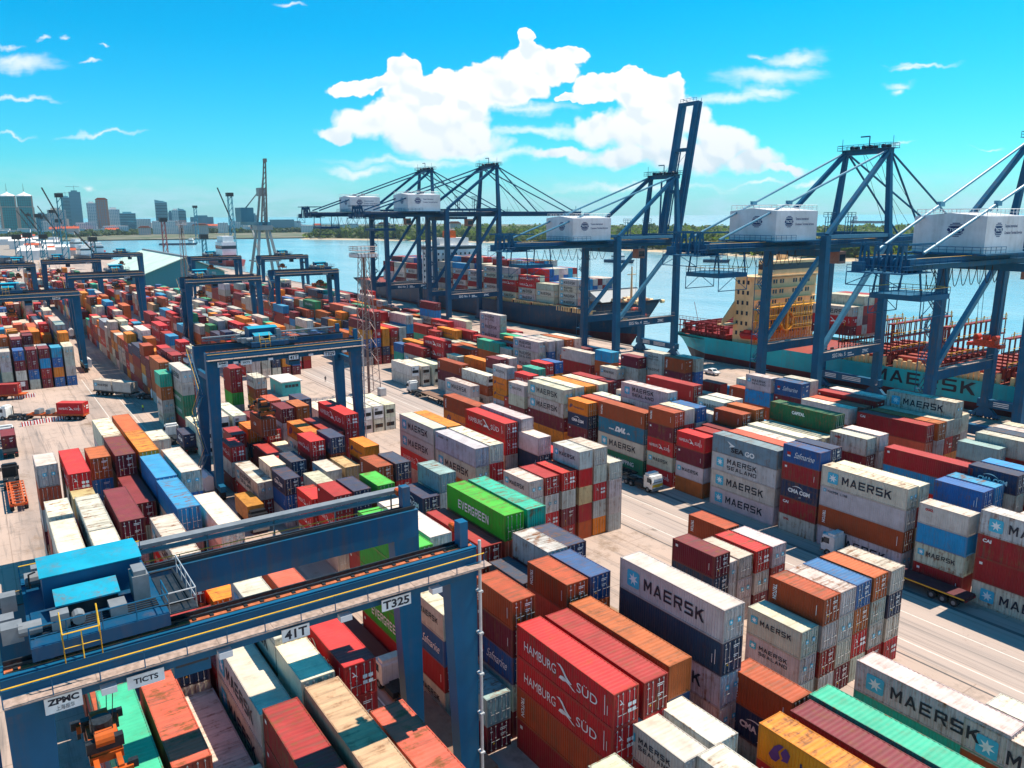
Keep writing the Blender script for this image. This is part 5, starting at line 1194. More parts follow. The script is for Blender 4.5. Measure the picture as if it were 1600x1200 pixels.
tractor('terminal_truck','white truck heading away beside the two high cream reefers',(-177.5,91.6,0),PI); trailer('long dark flatbed trailer behind the far white road truck',(-167.6,91.9,0),PI,M['deck'])
tractor('terminal_truck','pale truck carrying a navy box left of the crane stair',(-168,30.6,0),PI); trailer('trailer under the navy box left of the crane stair',(-159.5,31.2,0),PI,M['dark'],8); boxon('N',20,(-159.3,31.2,1.46),0,'navy container with white lettering riding on a truck left of the crane stair')
boxon('X',20,(-178.5,2.2,1.46),0,'maroon container on a trailer against the left frame edge'); trailer('trailer under the maroon container at the left frame edge',(-177.6,2.2,0),PI,M['dark'],9); tractor('terminal_truck','truck pulling the maroon container at the left frame edge',(-186.5,2.2,0),PI)
trailer('bright orange empty skeletal trailer beside the left block',(-146.2,1.9,0),PI,M['chassis'],12.6,False)
tractor('terminal_truck','black truck pulling the empty orange trailer',(-155.6,1.5,0),PI,M['black'])
def dirv(a,b): return math.atan2(b[1]-a[1],b[0]-a[0])
rz=dirv((-197.4,19.6),(-207.3,5.8)); c,s=math.cos(rz),math.sin(rz)
P=lambda d:(-202.5+c*d,12.6+s*d,0)
tractor('terminal_truck','cream truck parked by red and white barriers with a half loaded trailer',P(9.6),rz); trailer('rusty trailer half loaded with a red container beside striped barriers',P(0),rz,M['chassis'],13,False); boxon('H',20,(*P(-3.6)[:2],1.46),rz+PI,'bright red container with white bird emblem on a trailer by striped barriers')
for d in(1.6,4.2): mb=MB(); mb.box(-.55,.55,-1,1,0,.9); mb.box(-.4,.4,-.9,.9,.9,1.0); q=thing('steel_bin','small grey steel bin at the %s of the half empty trailer'%('middle' if d<2 else 'front'),'bin',(*P(d)[:2],1.46),rz); mb.build('body',M['grey'],q)
rz=dirv((-227.2,23.3),(-214.5,32.3)); c,s=math.cos(rz),math.sin(rz); P=lambda d:(-221+c*d,27.4+s*d,0)
tractor('terminal_truck','white truck beside the pedestrian, pulling two grey containers',P(11.0),rz); trailer('trailer carrying two short grey containers across the open apron',P(0),rz,M['dark'],13,False); boxon('M',20,(*P(-3.3)[:2],1.46),rz,'grey container with star panel, rear one of two on a trailer'); boxon('G',20,(*P(3.1)[:2],1.46),rz,'plain grey container, front one of two on a trailer')
boxon('R',20,(-233,3.9,1.46),1.2,'dark red container on a trailer cut by the left frame edge'); trailer('trailer carrying a dark red container cut by the left edge',(-233,3.9,0),1.2,M['chassis'],9)
bt=thing('box_truck','orange roofed box truck with black cab in the lane beside crane legs','truck',(-113.6,30.4,0),0)
mb=MB(); mb.box(-4.5,2.2,-1.2,1.2,1.1,3.7); mb.build('cargo_box',plain('box_orange',(.42,.18,.03),.6,0,.3),bt); cab(bt,2.3,M['black']); mb=MB(); mb.box(-4.4,4.2,-.5,.5,.7,1.05); mb.build('chassis',M['dark'],bt); wheels(bt,(3.2,-2.2,-3.4),1.2,.5,.3)
pk=thing('pickup_truck','white pickup truck parked on the quay near the teal ship','car',(-151,173,0),-.1)
mb=MB(); mb.prism([(-2.6,.5),(2.5,.5),(2.6,1.0),(1.4,1.15),(.7,1.75),(-.7,1.75),(-.9,1.15),(-2.6,1.15)],'y',-.9,.9); b_=mb.build('body',CABW,pk); mb=MB()
for s in(-1,1): mb.add([(-.65,s*.912,1.2),(1.15,s*.912,1.2),(.65,s*.912,1.65),(-.6,s*.912,1.65)],[(0,1,2,3)])
mb.add([(1.38,-.75,1.2),(1.38,.75,1.2),(.76,.7,1.7),(.76,-.7,1.7)],[(0,1,2,3)]); mb.build('window',M['glass'],b_); wheels(pk,(1.6,-1.5),.92,.36,.22,False)
# barriers
def barrier(u,v,rz,lab):
    r=thing('road_barrier',lab,'barrier',(u,v,0),rz,'red and white barriers'); mb=MB(); mb.prism([(-.35,0),(.35,0),(.15,.9),(-.15,.9)],'x',-1.1,1.1,0)
    for k in range(4): x=-1.0+k*.55; mb.prism([(-.36,.01),(.36,.01),(.165,.91),(-.165,.91)],'x',x,x+.25,1)
    mb.build('body',[M['white'],M['redp']],r)
wd=['first','second','third','fourth','fifth','sixth']
for k in range(5): barrier(-200+1.05*k*-.45,6.2+k*2.35,PI/2+.2,'red and white barrier, %s from the left in the row by the trailer'%wd[k])
for k in range(2): barrier(-232.4,6.6+k*2.3,PI/2,'red and white barrier below the pale board, %s one'%('left' if k==0 else 'right'))
bd=thing('notice_board','pale notice board on a post in front of the left row ends','sign',(-238,7.4,0)); mb=MB(); mb.tube((0,0,0),(0,0,2.4),.06,6); mb.build('post',M['grey'],bd); mb=MB(); mb.box(-.03,.03,-.9,.9,2.0,3.2); mb.build('board',M['white'],bd)
# people
def person(u,v,rz,lab,top,legs,extra=None):
    me=bpy.data.meshes.new('person'); J={'pel':(0,0,.95,.15),'che':(0,0,1.35,.17),'nec':(0,0,1.53,.07),'hea':(0,.02,1.68,.105),'top':(0,.02,1.78,.07)}
    ed=[('pel','che'),('che','nec'),('nec','hea'),('hea','top')]
    for s,n in((-1,'l'),(1,'r')):
        J.update({n+'h':(s*.10,0,.90,.10),n+'k':(s*.11,.05*s+.02,.49,.065),n+'a':(s*.12,.12*s,.09,.045),n+'t':(s*.12,.12*s+.14,.05,.04),n+'s':(s*.20,0,1.43,.07),n+'e':(s*.26,-.06*s,1.14,.05),n+'w':(s*.25,.06-.05*s,.90,.036),n+'f':(s*.25,.09-.05*s,.80,.03)})
        ed+=[('pel',n+'h'),(n+'h',n+'k'),(n+'k',n+'a'),(n+'a',n+'t'),('che',n+'s'),(n+'s',n+'e'),(n+'e',n+'w'),(n+'w',n+'f')]
    ks=list(J); me.from_pydata([J[k][:3] for k in ks],[(ks.index(a),ks.index(b)) for a,b in ed],[])
    o=link('person',me,None,None,(u,v,0)); o.rotation_euler[2]=rz
    m=o.modifiers.new('s','SKIN'); 
    for i,k in enumerate(ks): o.data.skin_vertices[0].data[i].radius=(J[k][3],J[k][3])
    o.data.skin_vertices[0].data[0].use_root=True
    o.modifiers.new('d','SUBSURF').levels=1; o.modifiers['d'].render_levels=1
    mt,nt,b=nodes('clothes_'+lab[:6]); tc=N(nt,'ShaderNodeTexCoord'); sp=N(nt,'ShaderNodeSeparateXYZ'); nt.links.new(tc.outputs['Object'],sp.inputs[0]); cr=N(nt,'ShaderNodeValToRGB'); cr.color_ramp.interpolation='CONSTANT'
    mr=N(nt,'ShaderNodeMath',operation='DIVIDE',i1=1.8); nt.links.new(sp.outputs[2],mr.inputs[0]); nt.links.new(mr.outputs[0],cr.inputs[0])
    e=cr.color_ramp.elements; e[0].position=0; e[0].color=(*legs,1); e[1].position=.53; e[1].color=(*top,1); q=e.new(.855); q.color=(.09,.045,.025,1); q=e.new(.97); q.color=(.01,.01,.01,1) if not extra else (*extra,1)
    nt.links.new(cr.outputs[0],b.inputs['Base Color']); me.materials.append(mt)
    tag(o,lab,'person')
person(-199.2,29.9,.6,'person in a yellow green vest standing by the white truck',(.45,.65,.04),(.02,.03,.06)); person(-206,77.9,1.2,'person in dark clothes walking across the empty apron',(.03,.03,.04),(.02,.02,.025))
# hut
hu=thing('small_hut','small turquoise hut with a pale flat roof on the apron','hut',(-200,64.6,0)); mb=MB(); mb.box(-5,5,-2.4,2.4,0,3.6); w_=mb.build('wall',plain('hut_turquoise',(.06,.42,.42),.7),hu); mb=MB(); mb.box(-5.4,5.4,-2.8,2.8,3.6,3.85); mb.build('roof',plain('hut_roof',(.62,.55,.50),.8),hu); mb=MB()
for y in(-1.7,-.8,.1,1.0): mb.box(5.0,5.04,y,y+.75,2.2,2.9)
mb.build('window',M['glass'],w_); mb=MB(); mb.box(-2,-1,-2.44,-2.4,0,2.1); mb.build('door',M['grey'],w_)
# floodlight masts
def mast(u,v,h,lab,ring=True):
    r=thing('floodlight_mast',lab,'mast',(u,v,0),0,'lattice floodlight masts'); w0,w1=2.3,1.0
    mb=MB(); n=int(h/2)
    for sx in(-1,1):
        for sy in(-1,1): mb.bar((sx*w0,sy*w0,0),(sx*w1,sy*w1,h),.16)
    for i in range(n):
        a=w0+(w1-w0)*i/n; b_=w0+(w1-w0)*(i+1)/n; z0,z1=h*i/n,h*(i+1)/n
        for p,q in(((-1,-1),(1,-1)),((1,-1),(1,1)),((1,1),(-1,1)),((-1,1),(-1,-1))):
            if i%2: p,q=q,p
            mb.bar((p[0]*a,p[1]*a,z0),(q[0]*b_,q[1]*b_,z1),.09)
    mb.build('lattice',M['mast'],r)
    mb=MB(); mb.box(-.25,.25,-.25,.25,0,h); mb.build('ladder',plain('ladder_brown',(.20,.11,.09),.6),r)
    mb=MB()
    for z in(h,h+1.6): 
        mb.box(-2.6,2.6,-2.6,2.6,z,z+.12); rail(mb,[(-2.6,-2.6,z),(2.6,-2.6,z),(2.6,2.6,z),(-2.6,2.6,z),(-2.6,-2.6,z)],1.1,0,0,1,.05)
    mb.build('platform',M['mast'],r); mb=MB()
    for k in range(6):
        for s in(-1,1): mb.box(-2.4+k*.9,-1.8+k*.9,s*2.75-.1,s*2.75+.1,h+.2,h+.9); mb.box(s*2.75-.1,s*2.75+.1,-2.4+k*.9,-1.8+k*.9,h+.2,h+.9)
    mb.build('floodlight',M['house'],r)
mast(-186,82,35,'tall rusty lattice floodlight mast standing on the open apron')
mast(-520,110,40,'thin lattice floodlight mast far off in front of the green shed',False)
mb=MB(); mb.box(-1,1,-.8,.8,0,2.0); cbx=thing('control_cabinet','grey control cabinet at the foot of the floodlight mast','cabinet',(-181.5,83.5,0)); mb.build('body',M['galv'],cbx)
mb=MB(); mb.box(-1,1,-.8,.8,0,1.9); cbx=thing('red_tank','red tank beside the foot of the floodlight mast','tank',(-186.5,79.2,1.0)); mb.build('body',M['redp'],cbx); mb=MB(); mb.box(-1,-.8,-.7,.7,-1,0); mb.box(.8,1,-.7,.7,-1,0); mb.build('leg',M['dark'],cbx)
# mobile harbour crane and lattice cranes
jc=thing('harbour_crane','grey jib harbour crane with upright jib standing at the water','crane',(-611,188,0)); mb=MB()
for sx in(-1,1):
    for sy in(-1,1): mb.bar((sx*9,sy*9,0),(sx*3.5,sy*3.5,36),1.7,1.7)
mb.box(-6,6,-6,6,35,38.5); mb.bar((-9,-9,12),(9,-9,12),1); mb.bar((-9,9,12),(9,9,12),1); mb.bar((9,-9,12),(9,9,12),1)
mb.build('portal',M['grey'],jc); mb=MB(); mb.box(-42,6,-4.5,-2,38.5,41); mb.box(-42,6,2,4.5,38.5,41); mb.box(-46,-30,-7,3,41,52); mb.build('slewing_platform',plain('slew_blue',(.05,.16,.22),.5),jc)
mb=MB(); mb.bar((-2,-3,41),(4,-1,66),1.4); mb.bar((-2,3,41),(4,1,66),1.4); mb.box(0,7,-3,3,60,66); mb.build('tower',M['grey'],jc)
mb=MB(); mb.bar((5,-2,41),(16,-.6,86),1.1,1.1,0,.8,.8); mb.bar((5,2,41),(16,.6,86),1.1,1.1,0,.8,.8)
for k in range(12): t=k/12; mb.bar((5+11*t,-2+1.4*t,41+45*t),(5+11*(t+.08),2-1.4*t,41+45*(t+.08)),.4)
mb.box(14.5,18,-1,1,84,86.5); mb.build('jib',plain('jib_grey',(.16,.12,.11),.5),jc); mb=MB(); mb.bar((-40,0,52),(4,0,66),.7); mb.bar((4,0,66),(16,0,86),.35); mb.bar((-38,2,41),(-18,4,2),1.0); mb.build('stay',M['grey'],jc)
def lattice(u,v,h,lab,w=2.0,arm=0,col=None):
    r=thing('lattice_crane',lab,'crane',(u,v,0),0,'lattice cranes far along the quay'); mb=MB(); n=max(6,int(h/6))
    for sx in(-1,1):
        for sy in(-1,1): mb.bar((sx*w,sy*w,0),(sx*w*.7,sy*w*.7,h),.55)
    for i in range(n):
        z0,z1=h*i/n,h*(i+1)/n
        for p,q in(((-1,-1),(1,1)),((1,-1),(-1,1)),((-1,-1),(1,-1)),((1,1),(-1,1))): mb.bar((p[0]*w*.85,p[1]*w*.85,z0),(q[0]*w*.85,q[1]*w*.85,z1),.35)
    mb.build('tower',col or plain('lattice_teal',(.02,.20,.28),.5),r); mb=MB(); mb.box(-3.5,3.5,-3.5,3.5,h-1,h+3)
    if arm: mb.bar((0,0,h*.6),(arm*.4,-arm,h+8),1.0); 
    mb.build('head',M['dark'],r)
# ------------------------------------------------------------------ setting: ground, water, land
def worldvec(nt,scale):
    tc=N(nt,'ShaderNodeNewGeometry'); mp=N(nt,'ShaderNodeMapping'); mp.inputs['Scale'].default_value=scale; nt.links.new(tc.outputs['Position'],mp.inputs['Vector']); return mp.outputs[0]
gm,nt,b=nodes('yard_concrete')
c=mix(nt,ramp(nt,noise(nt,worldvec(nt,(.03,.03,.03)),1,5),.35,.65),(.50,.36,.285),(.39,.295,.245))
c=mix(nt,ramp(nt,noise(nt,worldvec(nt,(.006,.12,.1)),1,6,.7),.48,.74),c,(.22,.18,.16))
c=mix(nt,ramp(nt,noise(nt,worldvec(nt,(.25,.25,.25)),1,6,.7),.54,.74),c,(.20,.155,.125)); c=mix(nt,ramp(nt,noise(nt,worldvec(nt,(.035,.9,.4)),1,5,.7),.54,.70),c,(.17,.14,.125))
br=N(nt,'ShaderNodeTexBrick'); br.inputs['Scale'].default_value=1; br.inputs['Mortar Size'].default_value=.06; br.inputs['Brick Width'].default_value=9; br.inputs['Row Height'].default_value=6; nt.links.new(worldvec(nt,(1,1,1)),br.inputs['Vector'])
c=mix(nt,ramp(nt,noise(nt,worldvec(nt,(.11,.09,.1)),1,7,.8),.56,.66),c,(.24,.165,.115)); c=mix(nt,br.outputs['Fac'],c,mix(nt,1,c,(.72,.70,.68),'MULTIPLY')); nt.links.new(c,b.inputs['Base Color']); b.inputs['Roughness'].default_value=.9
mb=MB(); mb.prism([(260,-500),(260,188.5),(-745,188.5),(-1000,120),(-1000,-500)],'z',-6,0); tag(mb.build('yard_ground',gm),kind='structure')
def sheet(name,x0,x1,y0,y1,z,m):
    mb=MB(); mb.add([(x0,y0,z),(x1,y0,z),(x1,y1,z),(x0,y1,z)],[(0,1,2,3)]); return tag(mb.build(name,m),kind='structure')
asp,nt,b=nodes('road_asphalt'); c=mix(nt,ramp(nt,noise(nt,worldvec(nt,(.02,.3,.1)),1,6,.7),.3,.7),(.45,.345,.29),(.33,.27,.24)); c=mix(nt,ramp(nt,noise(nt,worldvec(nt,(.012,1.1,.4)),1,5,.75),.50,.68),c,(.18,.15,.135)); c=mix(nt,ramp(nt,noise(nt,worldvec(nt,(.3,.3,.3)),1,6,.7),.60,.72),c,(.15,.12,.10)); nt.links.new(c,b.inputs['Base Color']); b.inputs['Roughness'].default_value=.9
sheet('road',-230,120,76.5,92.6,.005,asp)
sheet('road_drain',-230,120,89.7,90.3,.010,plain('drain_grey',(.12,.11,.11),.8)); sheet('road_drain',-230,120,75.7,75.95,.010,plain('drain_dark',(.10,.09,.085),.8))
dirt,nt,b=nodes('earth_patch'); c=mix(nt,ramp(nt,noise(nt,worldvec(nt,(.1,.35,.2)),1,7,.75),.35,.66),(.36,.22,.13),(.19,.12,.075)); nt.links.new(c,b.inputs['Base Color']); b.inputs['Roughness'].default_value=.95
sheet('earth_strip',-100,60,49,57.7,.006,dirt)
wl=plain('road_line_white',(.62,.58,.52),.7)
mb=MB()
for v in(78.5,84.5): mb.add([(-225,v,.012),(100,v,.012),(100,v+.15,.012),(-225,v+.15,.012)],[(0,1,2,3)])
for v in(22.3,27.2,-3.2): mb.add([(-250,v,.012),(20,v,.012),(20,v+.15,.012),(-250,v+.15,.012)],[(0,1,2,3)])
mb.add([(-50.2,-3,.016),(-50.0,-3,.016),(-50,3.2,.016),(-50.2,3.2,.016)],[(0,1,2,3)])
tag(mb.build('road_markings',wl),kind='structure')
mb=MB()
for v in(159.9,160.1,184.9,185.1): mb.box(-740,200,v-.04,v+.04,-.02,.02)
tag(mb.build('crane_rails',M['grey']),kind='structure')
mb=MB(); mb.box(-745,250,187.9,188.45,.0,.32); tag(mb.build('quay_edge',plain('quay_edge',(.30,.25,.21),.8)),kind='structure')
for k in range(24):
    q=thing('quay_fender','black rubber fender hanging on the quay wall between ship and quay','fender',(-430+k*20,188.5,-1.2),0,'quay fenders') if 0 else None
wm,nt,b=nodes('harbour_water'); 
v1=noise(nt,worldvec(nt,(.004,.012,.01)),1,5,.65); c=mix(nt,ramp(nt,v1,.35,.65),(.16,.34,.40),(.31,.46,.50)); nt.links.new(c,b.inputs['Base Color'])
b.inputs['Roughness'].default_value=.16; b.inputs['IOR'].default_value=1.33
bp=N(nt,'ShaderNodeBump'); bp.inputs['Strength'].default_value=.55; bp.inputs['Distance'].default_value=.5
h=N(nt,'ShaderNodeMath',operation='ADD'); nt.links.new(noise(nt,worldvec(nt,(.05,.11,.1)),1,5,.6),h.inputs[0]); nt.links.new(noise(nt,worldvec(nt,(.35,.5,.4)),1,3,.6),h.inputs[1]); nt.links.new(h.outputs[0],bp.inputs['Height']); nt.links.new(bp.outputs[0],b.inputs['Normal'])
mb=MB(); n=64; R_=45000
mb.add([(0,0,-3.6)]+[(math.cos(2*math.pi*i/n)*R_,math.sin(2*math.pi*i/n)*R_,-3.6) for i in range(n)],[(0,1+i,1+(i+1)%n) for i in range(n)]); tag(mb.build('sea_water',wm),kind='structure')
lm,nt,b=nodes('shore_land'); c=mix(nt,ramp(nt,noise(nt,worldvec(nt,(.012,.012,.012)),1,6,.7),.42,.62),(.05,.085,.03),(.22,.18,.13)); nt.links.new(c,b.inputs['Base Color']); b.inputs['Roughness'].default_value=.95
sand=plain('beach_sand',(.50,.38,.25),.95,0,.12,.02)
SHORE=[(-1900,-700),(-1930,40),(-2150,190),(-2420,455),(-2330,760),(-2240,990),(-1960,900),(-1760,640),(-1690,601),(-1577,657),(-1380,740),(-1200,793),(-1000,772),(-798,758),(-694,770),(-600,752),(-505,757),(-420,790),(-335,775),(-150,770),(300,860),(900,1000)]
BACK=[(900,1500),(200,1750),(-700,2080),(-1700,2300),(-2600,2500),(-4200,2300),(-4600,-900)]
def inset(k): 
    o=[]
    for i,(x,y) in enumerate(SHORE):
        a=SHORE[max(0,i-1)]; c=SHORE[min(len(SHORE)-1,i+1)]; d=Vector((c[0]-a[0],c[1]-a[1])).normalized(); o.append((x-d.y*k,y+d.x*k))
    return o
I2=inset(13)
mb=MB(); A=inset(-6); mb.add([(x,y,-3.7) for x,y in A]+[(x,y,-1.4) for x,y in I2],[(i,i+1,len(A)+i+1,len(A)+i) for i in range(len(A)-1)]); tag(mb.build('beach',sand),kind='structure')
mb=MB(); I1=inset(9); P=[(x,y,-1.75) for x,y in I1]; 
bm=bmesh.new(); vs=[bm.verts.new(q) for q in P+[(x,y,-1.3) for x,y in BACK]]; bm.faces.new(vs); bmesh.ops.triangulate(bm,faces=bm.faces); me=bpy.data.meshes.new('land'); bm.to_mesh(me); bm.free(); me.materials.append(lm)
for p_ in me.polygons:
    if p_.normal.z<0: p_.flip()
tag(link('far_shore_land',me),kind='structure')
mb=MB(); mb.prism([(-1000,-120),(-1000,118),(-1080,124),(-1350,118),(-1600,90),(-1960,110),(-1960,-700),(-1000,-700)],'z',-6,-.6); tag(mb.build('far_quay',plain('far_quay',(.30,.25,.21),.9)),kind='structure')
# ------------------------------------------------------------------ woods
def leafmat(name,a,bb):
    m,nt,b=nodes(name); c=mix(nt,ramp(nt,noise(nt,worldvec(nt,(.05,.05,.05)),1,4),.35,.65),a,bb)
    c=mix(nt,ramp(nt,noise(nt,worldvec(nt,(.7,.7,.7)),1,3),.4,.7),c,mix(nt,1,c,(1.45,1.35,1.0),'MULTIPLY')); nt.links.new(c,b.inputs['Base Color']); b.inputs['Roughness'].default_value=.7
    tr=N(nt,'ShaderNodeBsdfTranslucent'); nt.links.new(mix(nt,1,c,(1.3,1.5,.7),'MULTIPLY'),tr.inputs[0]); ms=N(nt,'ShaderNodeMixShader',i0=.45); nt.links.new(b.outputs[0],ms.inputs[1]); nt.links.new(tr.outputs[0],ms.inputs[2]); nt.links.new(ms.outputs[0],nt.nodes['Material Output'].inputs['Surface']); return m
def clumps(pts,rng):
    """leaf sized faces spread through the volume of many crowns; pts = (x,y,z,radius,height)"""
    V=[];F=[]
    rs=np.random.RandomState(rng)
    for x,y,z,r,h,n in pts:
        d=rs.normal(size=(n,3)); d/=np.linalg.norm(d,axis=1)[:,None]; rad=rs.uniform(.45,1.05,(n,1)); lump=1+.25*np.sin(d[:,:1]*5+x)+.2*np.cos(d[:,1:2]*4+y)
        c=d*rad*lump*np.array([r,r,h*.5])+np.array([x,y,z+h*.5]); c[:,2]=np.maximum(c[:,2],z)
        s=r*rs.uniform(.16,.34,(n,1)); u=rs.normal(size=(n,3)); u-=d*(u*d).sum(1)[:,None]*.7; u/=np.linalg.norm(u,axis=1)[:,None]; w=np.cross(d+rs.normal(size=(n,3))*.4,u); w/=np.linalg.norm(w,axis=1)[:,None]
        o=len(V)//1; q=np.stack([c-u*s-w*s*.6,c+u*s-w*s*.6,c+u*s*.7+w*s*.8,c-u*s*.7+w*s*.8],1).reshape(-1,3); V.append(q)
    V=np.concatenate(V); nq=len(V)//4
    return V,nq
def leafobj(name,pts,m,seed,parent=None):
    V,nq=clumps(pts,seed); me=bpy.data.meshes.new(name); me.vertices.add(len(V)); me.vertices.foreach_set('co',V.ravel().astype(np.float32)); me.loops.add(nq*4); me.loops.foreach_set('vertex_index',np.arange(nq*4,dtype=np.int32)); me.polygons.add(nq); me.polygons.foreach_set('loop_start',np.arange(0,nq*4,4,dtype=np.int32)); me.polygons.foreach_set('loop_total',np.full(nq,4,dtype=np.int32)); me.update(); me.materials.append(m)
    return link(name,me,parent)
rs=np.random.RandomState(4)
def inpoly(x,y,poly):
    c=False;j=len(poly)-1
    for i in range(len(poly)):
        if (poly[i][1]>y)!=(poly[j][1]>y) and x<(poly[j][0]-poly[i][0])*(y-poly[i][1])/(poly[j][1]-poly[i][1])+poly[i][0]: c=not c
        j=i
    return c
LAND=inset(16)+BACK
pts=[]
I3=inset(20)
for (x0,y0),(x1,y1) in zip(I3[7:],I3[8:]):   # shore front, dense
    L=math.hypot(x1-x0,y1-y0); nx,ny=-(y1-y0)/L,(x1-x0)/L
    for k in range(int(L/6)):
        t=rs.rand(); d=abs(rs.normal())*55; x,y=x0+(x1-x0)*t+nx*d,y0+(y1-y0)*t+ny*d
        if rs.rand()<.25 and d<30: continue
        dd=math.hypot(x,y)
        if dd<2000: hh=rs.uniform(10,27); pts.append((x,y,-1.5,rs.uniform(6,11),hh,85))
k=0
while k<4200:
    a=rs.uniform(-1.35,.75); d=900+1500*rs.rand()**1.3; x,y=math.sin(a)*d,math.cos(a)*d
    if not inpoly(x,y,LAND): continue
    if abs(math.sin(x*.011)*math.cos(y*.013))>.80: k+=1; continue
    r=rs.uniform(7,13)*(1+d/4000); pts.append((x,y,-1.5,r,rs.uniform(10,21),50)); k+=1
tag(leafobj('shore_woods',pts,leafmat('woods_leaves',(.050,.085,.020),(.11,.14,.03)),3),'dense green woods covering the far bank behind the quay cranes','woods',None,'stuff')
pts=[]
for k in range(1500):
    q_=rs.randint(1,6); t=rs.rand(); x=I3[q_][0]+(I3[q_+1][0]-I3[q_][0])*t-abs(rs.normal())*60; y=I3[q_][1]+(I3[q_+1][1]-I3[q_][1])*t+rs.normal()*12
    if rs.rand()<.8: pts.append((x,y,-1.5,rs.uniform(9,17),rs.uniform(6,15),40))
tag(leafobj('city_trees',pts,leafmat('city_leaves',(.03,.06,.022),(.06,.085,.03)),5),'trees along the city waterfront across the water','woods',None,'stuff')
# palms and single trees that stand out of the skyline
palm_leaf=leafmat('palm_leaves',(.03,.06,.02),(.06,.09,.03)); bark=plain('palm_bark',(.14,.10,.07),.9)
pr=None
PX=[(-930,1010,17),(-890,1080,15),(-860,980,19),(-720,1000,14),(-600,940,16),(-560,1050,18),(-520,930,14),(-1020,1060,17),(-1150,1040,16),(-1240,1130,18),(-660,1120,18),(-780,1090,16),(-430,960,15),(-980,930,13)]
for i,(x,y,h) in enumerate(PX):
    if pr is None:
        pr=thing('palm_tree','p','tree',(0,0,-1.5),0,'palms on the far bank'); mb=MB(); mb.tube((0,0,0),(.6,.3,16),.32,6,r2=.2); mb.build('trunk',bark,pr); mb=MB()
        for k in range(15):
            a=k*2.4; e=.9-.13*(k%5); prev=Vector((.6,.3,16)); dr=Vector((math.cos(a),math.sin(a),0)); sd=Vector((-dr.y,dr.x,0))
            for j in range(4):
                nx=prev+dr*1.35+Vector((0,0,e-.62*j)); w0=.55 if j else .15; w1=.55 if j<3 else .1
                mb.add([prev-sd*w0-Vector((0,0,.15)),prev,nx,nx-sd*w1-Vector((0,0,.15))],[(0,1,2,3)]); mb.add([prev,prev+sd*w0-Vector((0,0,.15)),nx+sd*w1-Vector((0,0,.15)),nx],[(0,1,2,3)]); prev=nx
        mb.build('crown',palm_leaf,pr); o=pr
    else: o=copy_tree(pr)
    o.location=(x,y,-1.5); o.scale=(h/16*1.3,)*3; o['label']='tall palm standing above the far bank woods, %s from the left'%ORD[sorted(PX,key=lambda q:math.atan2(q[0],q[1])).index(PX[i])+1]
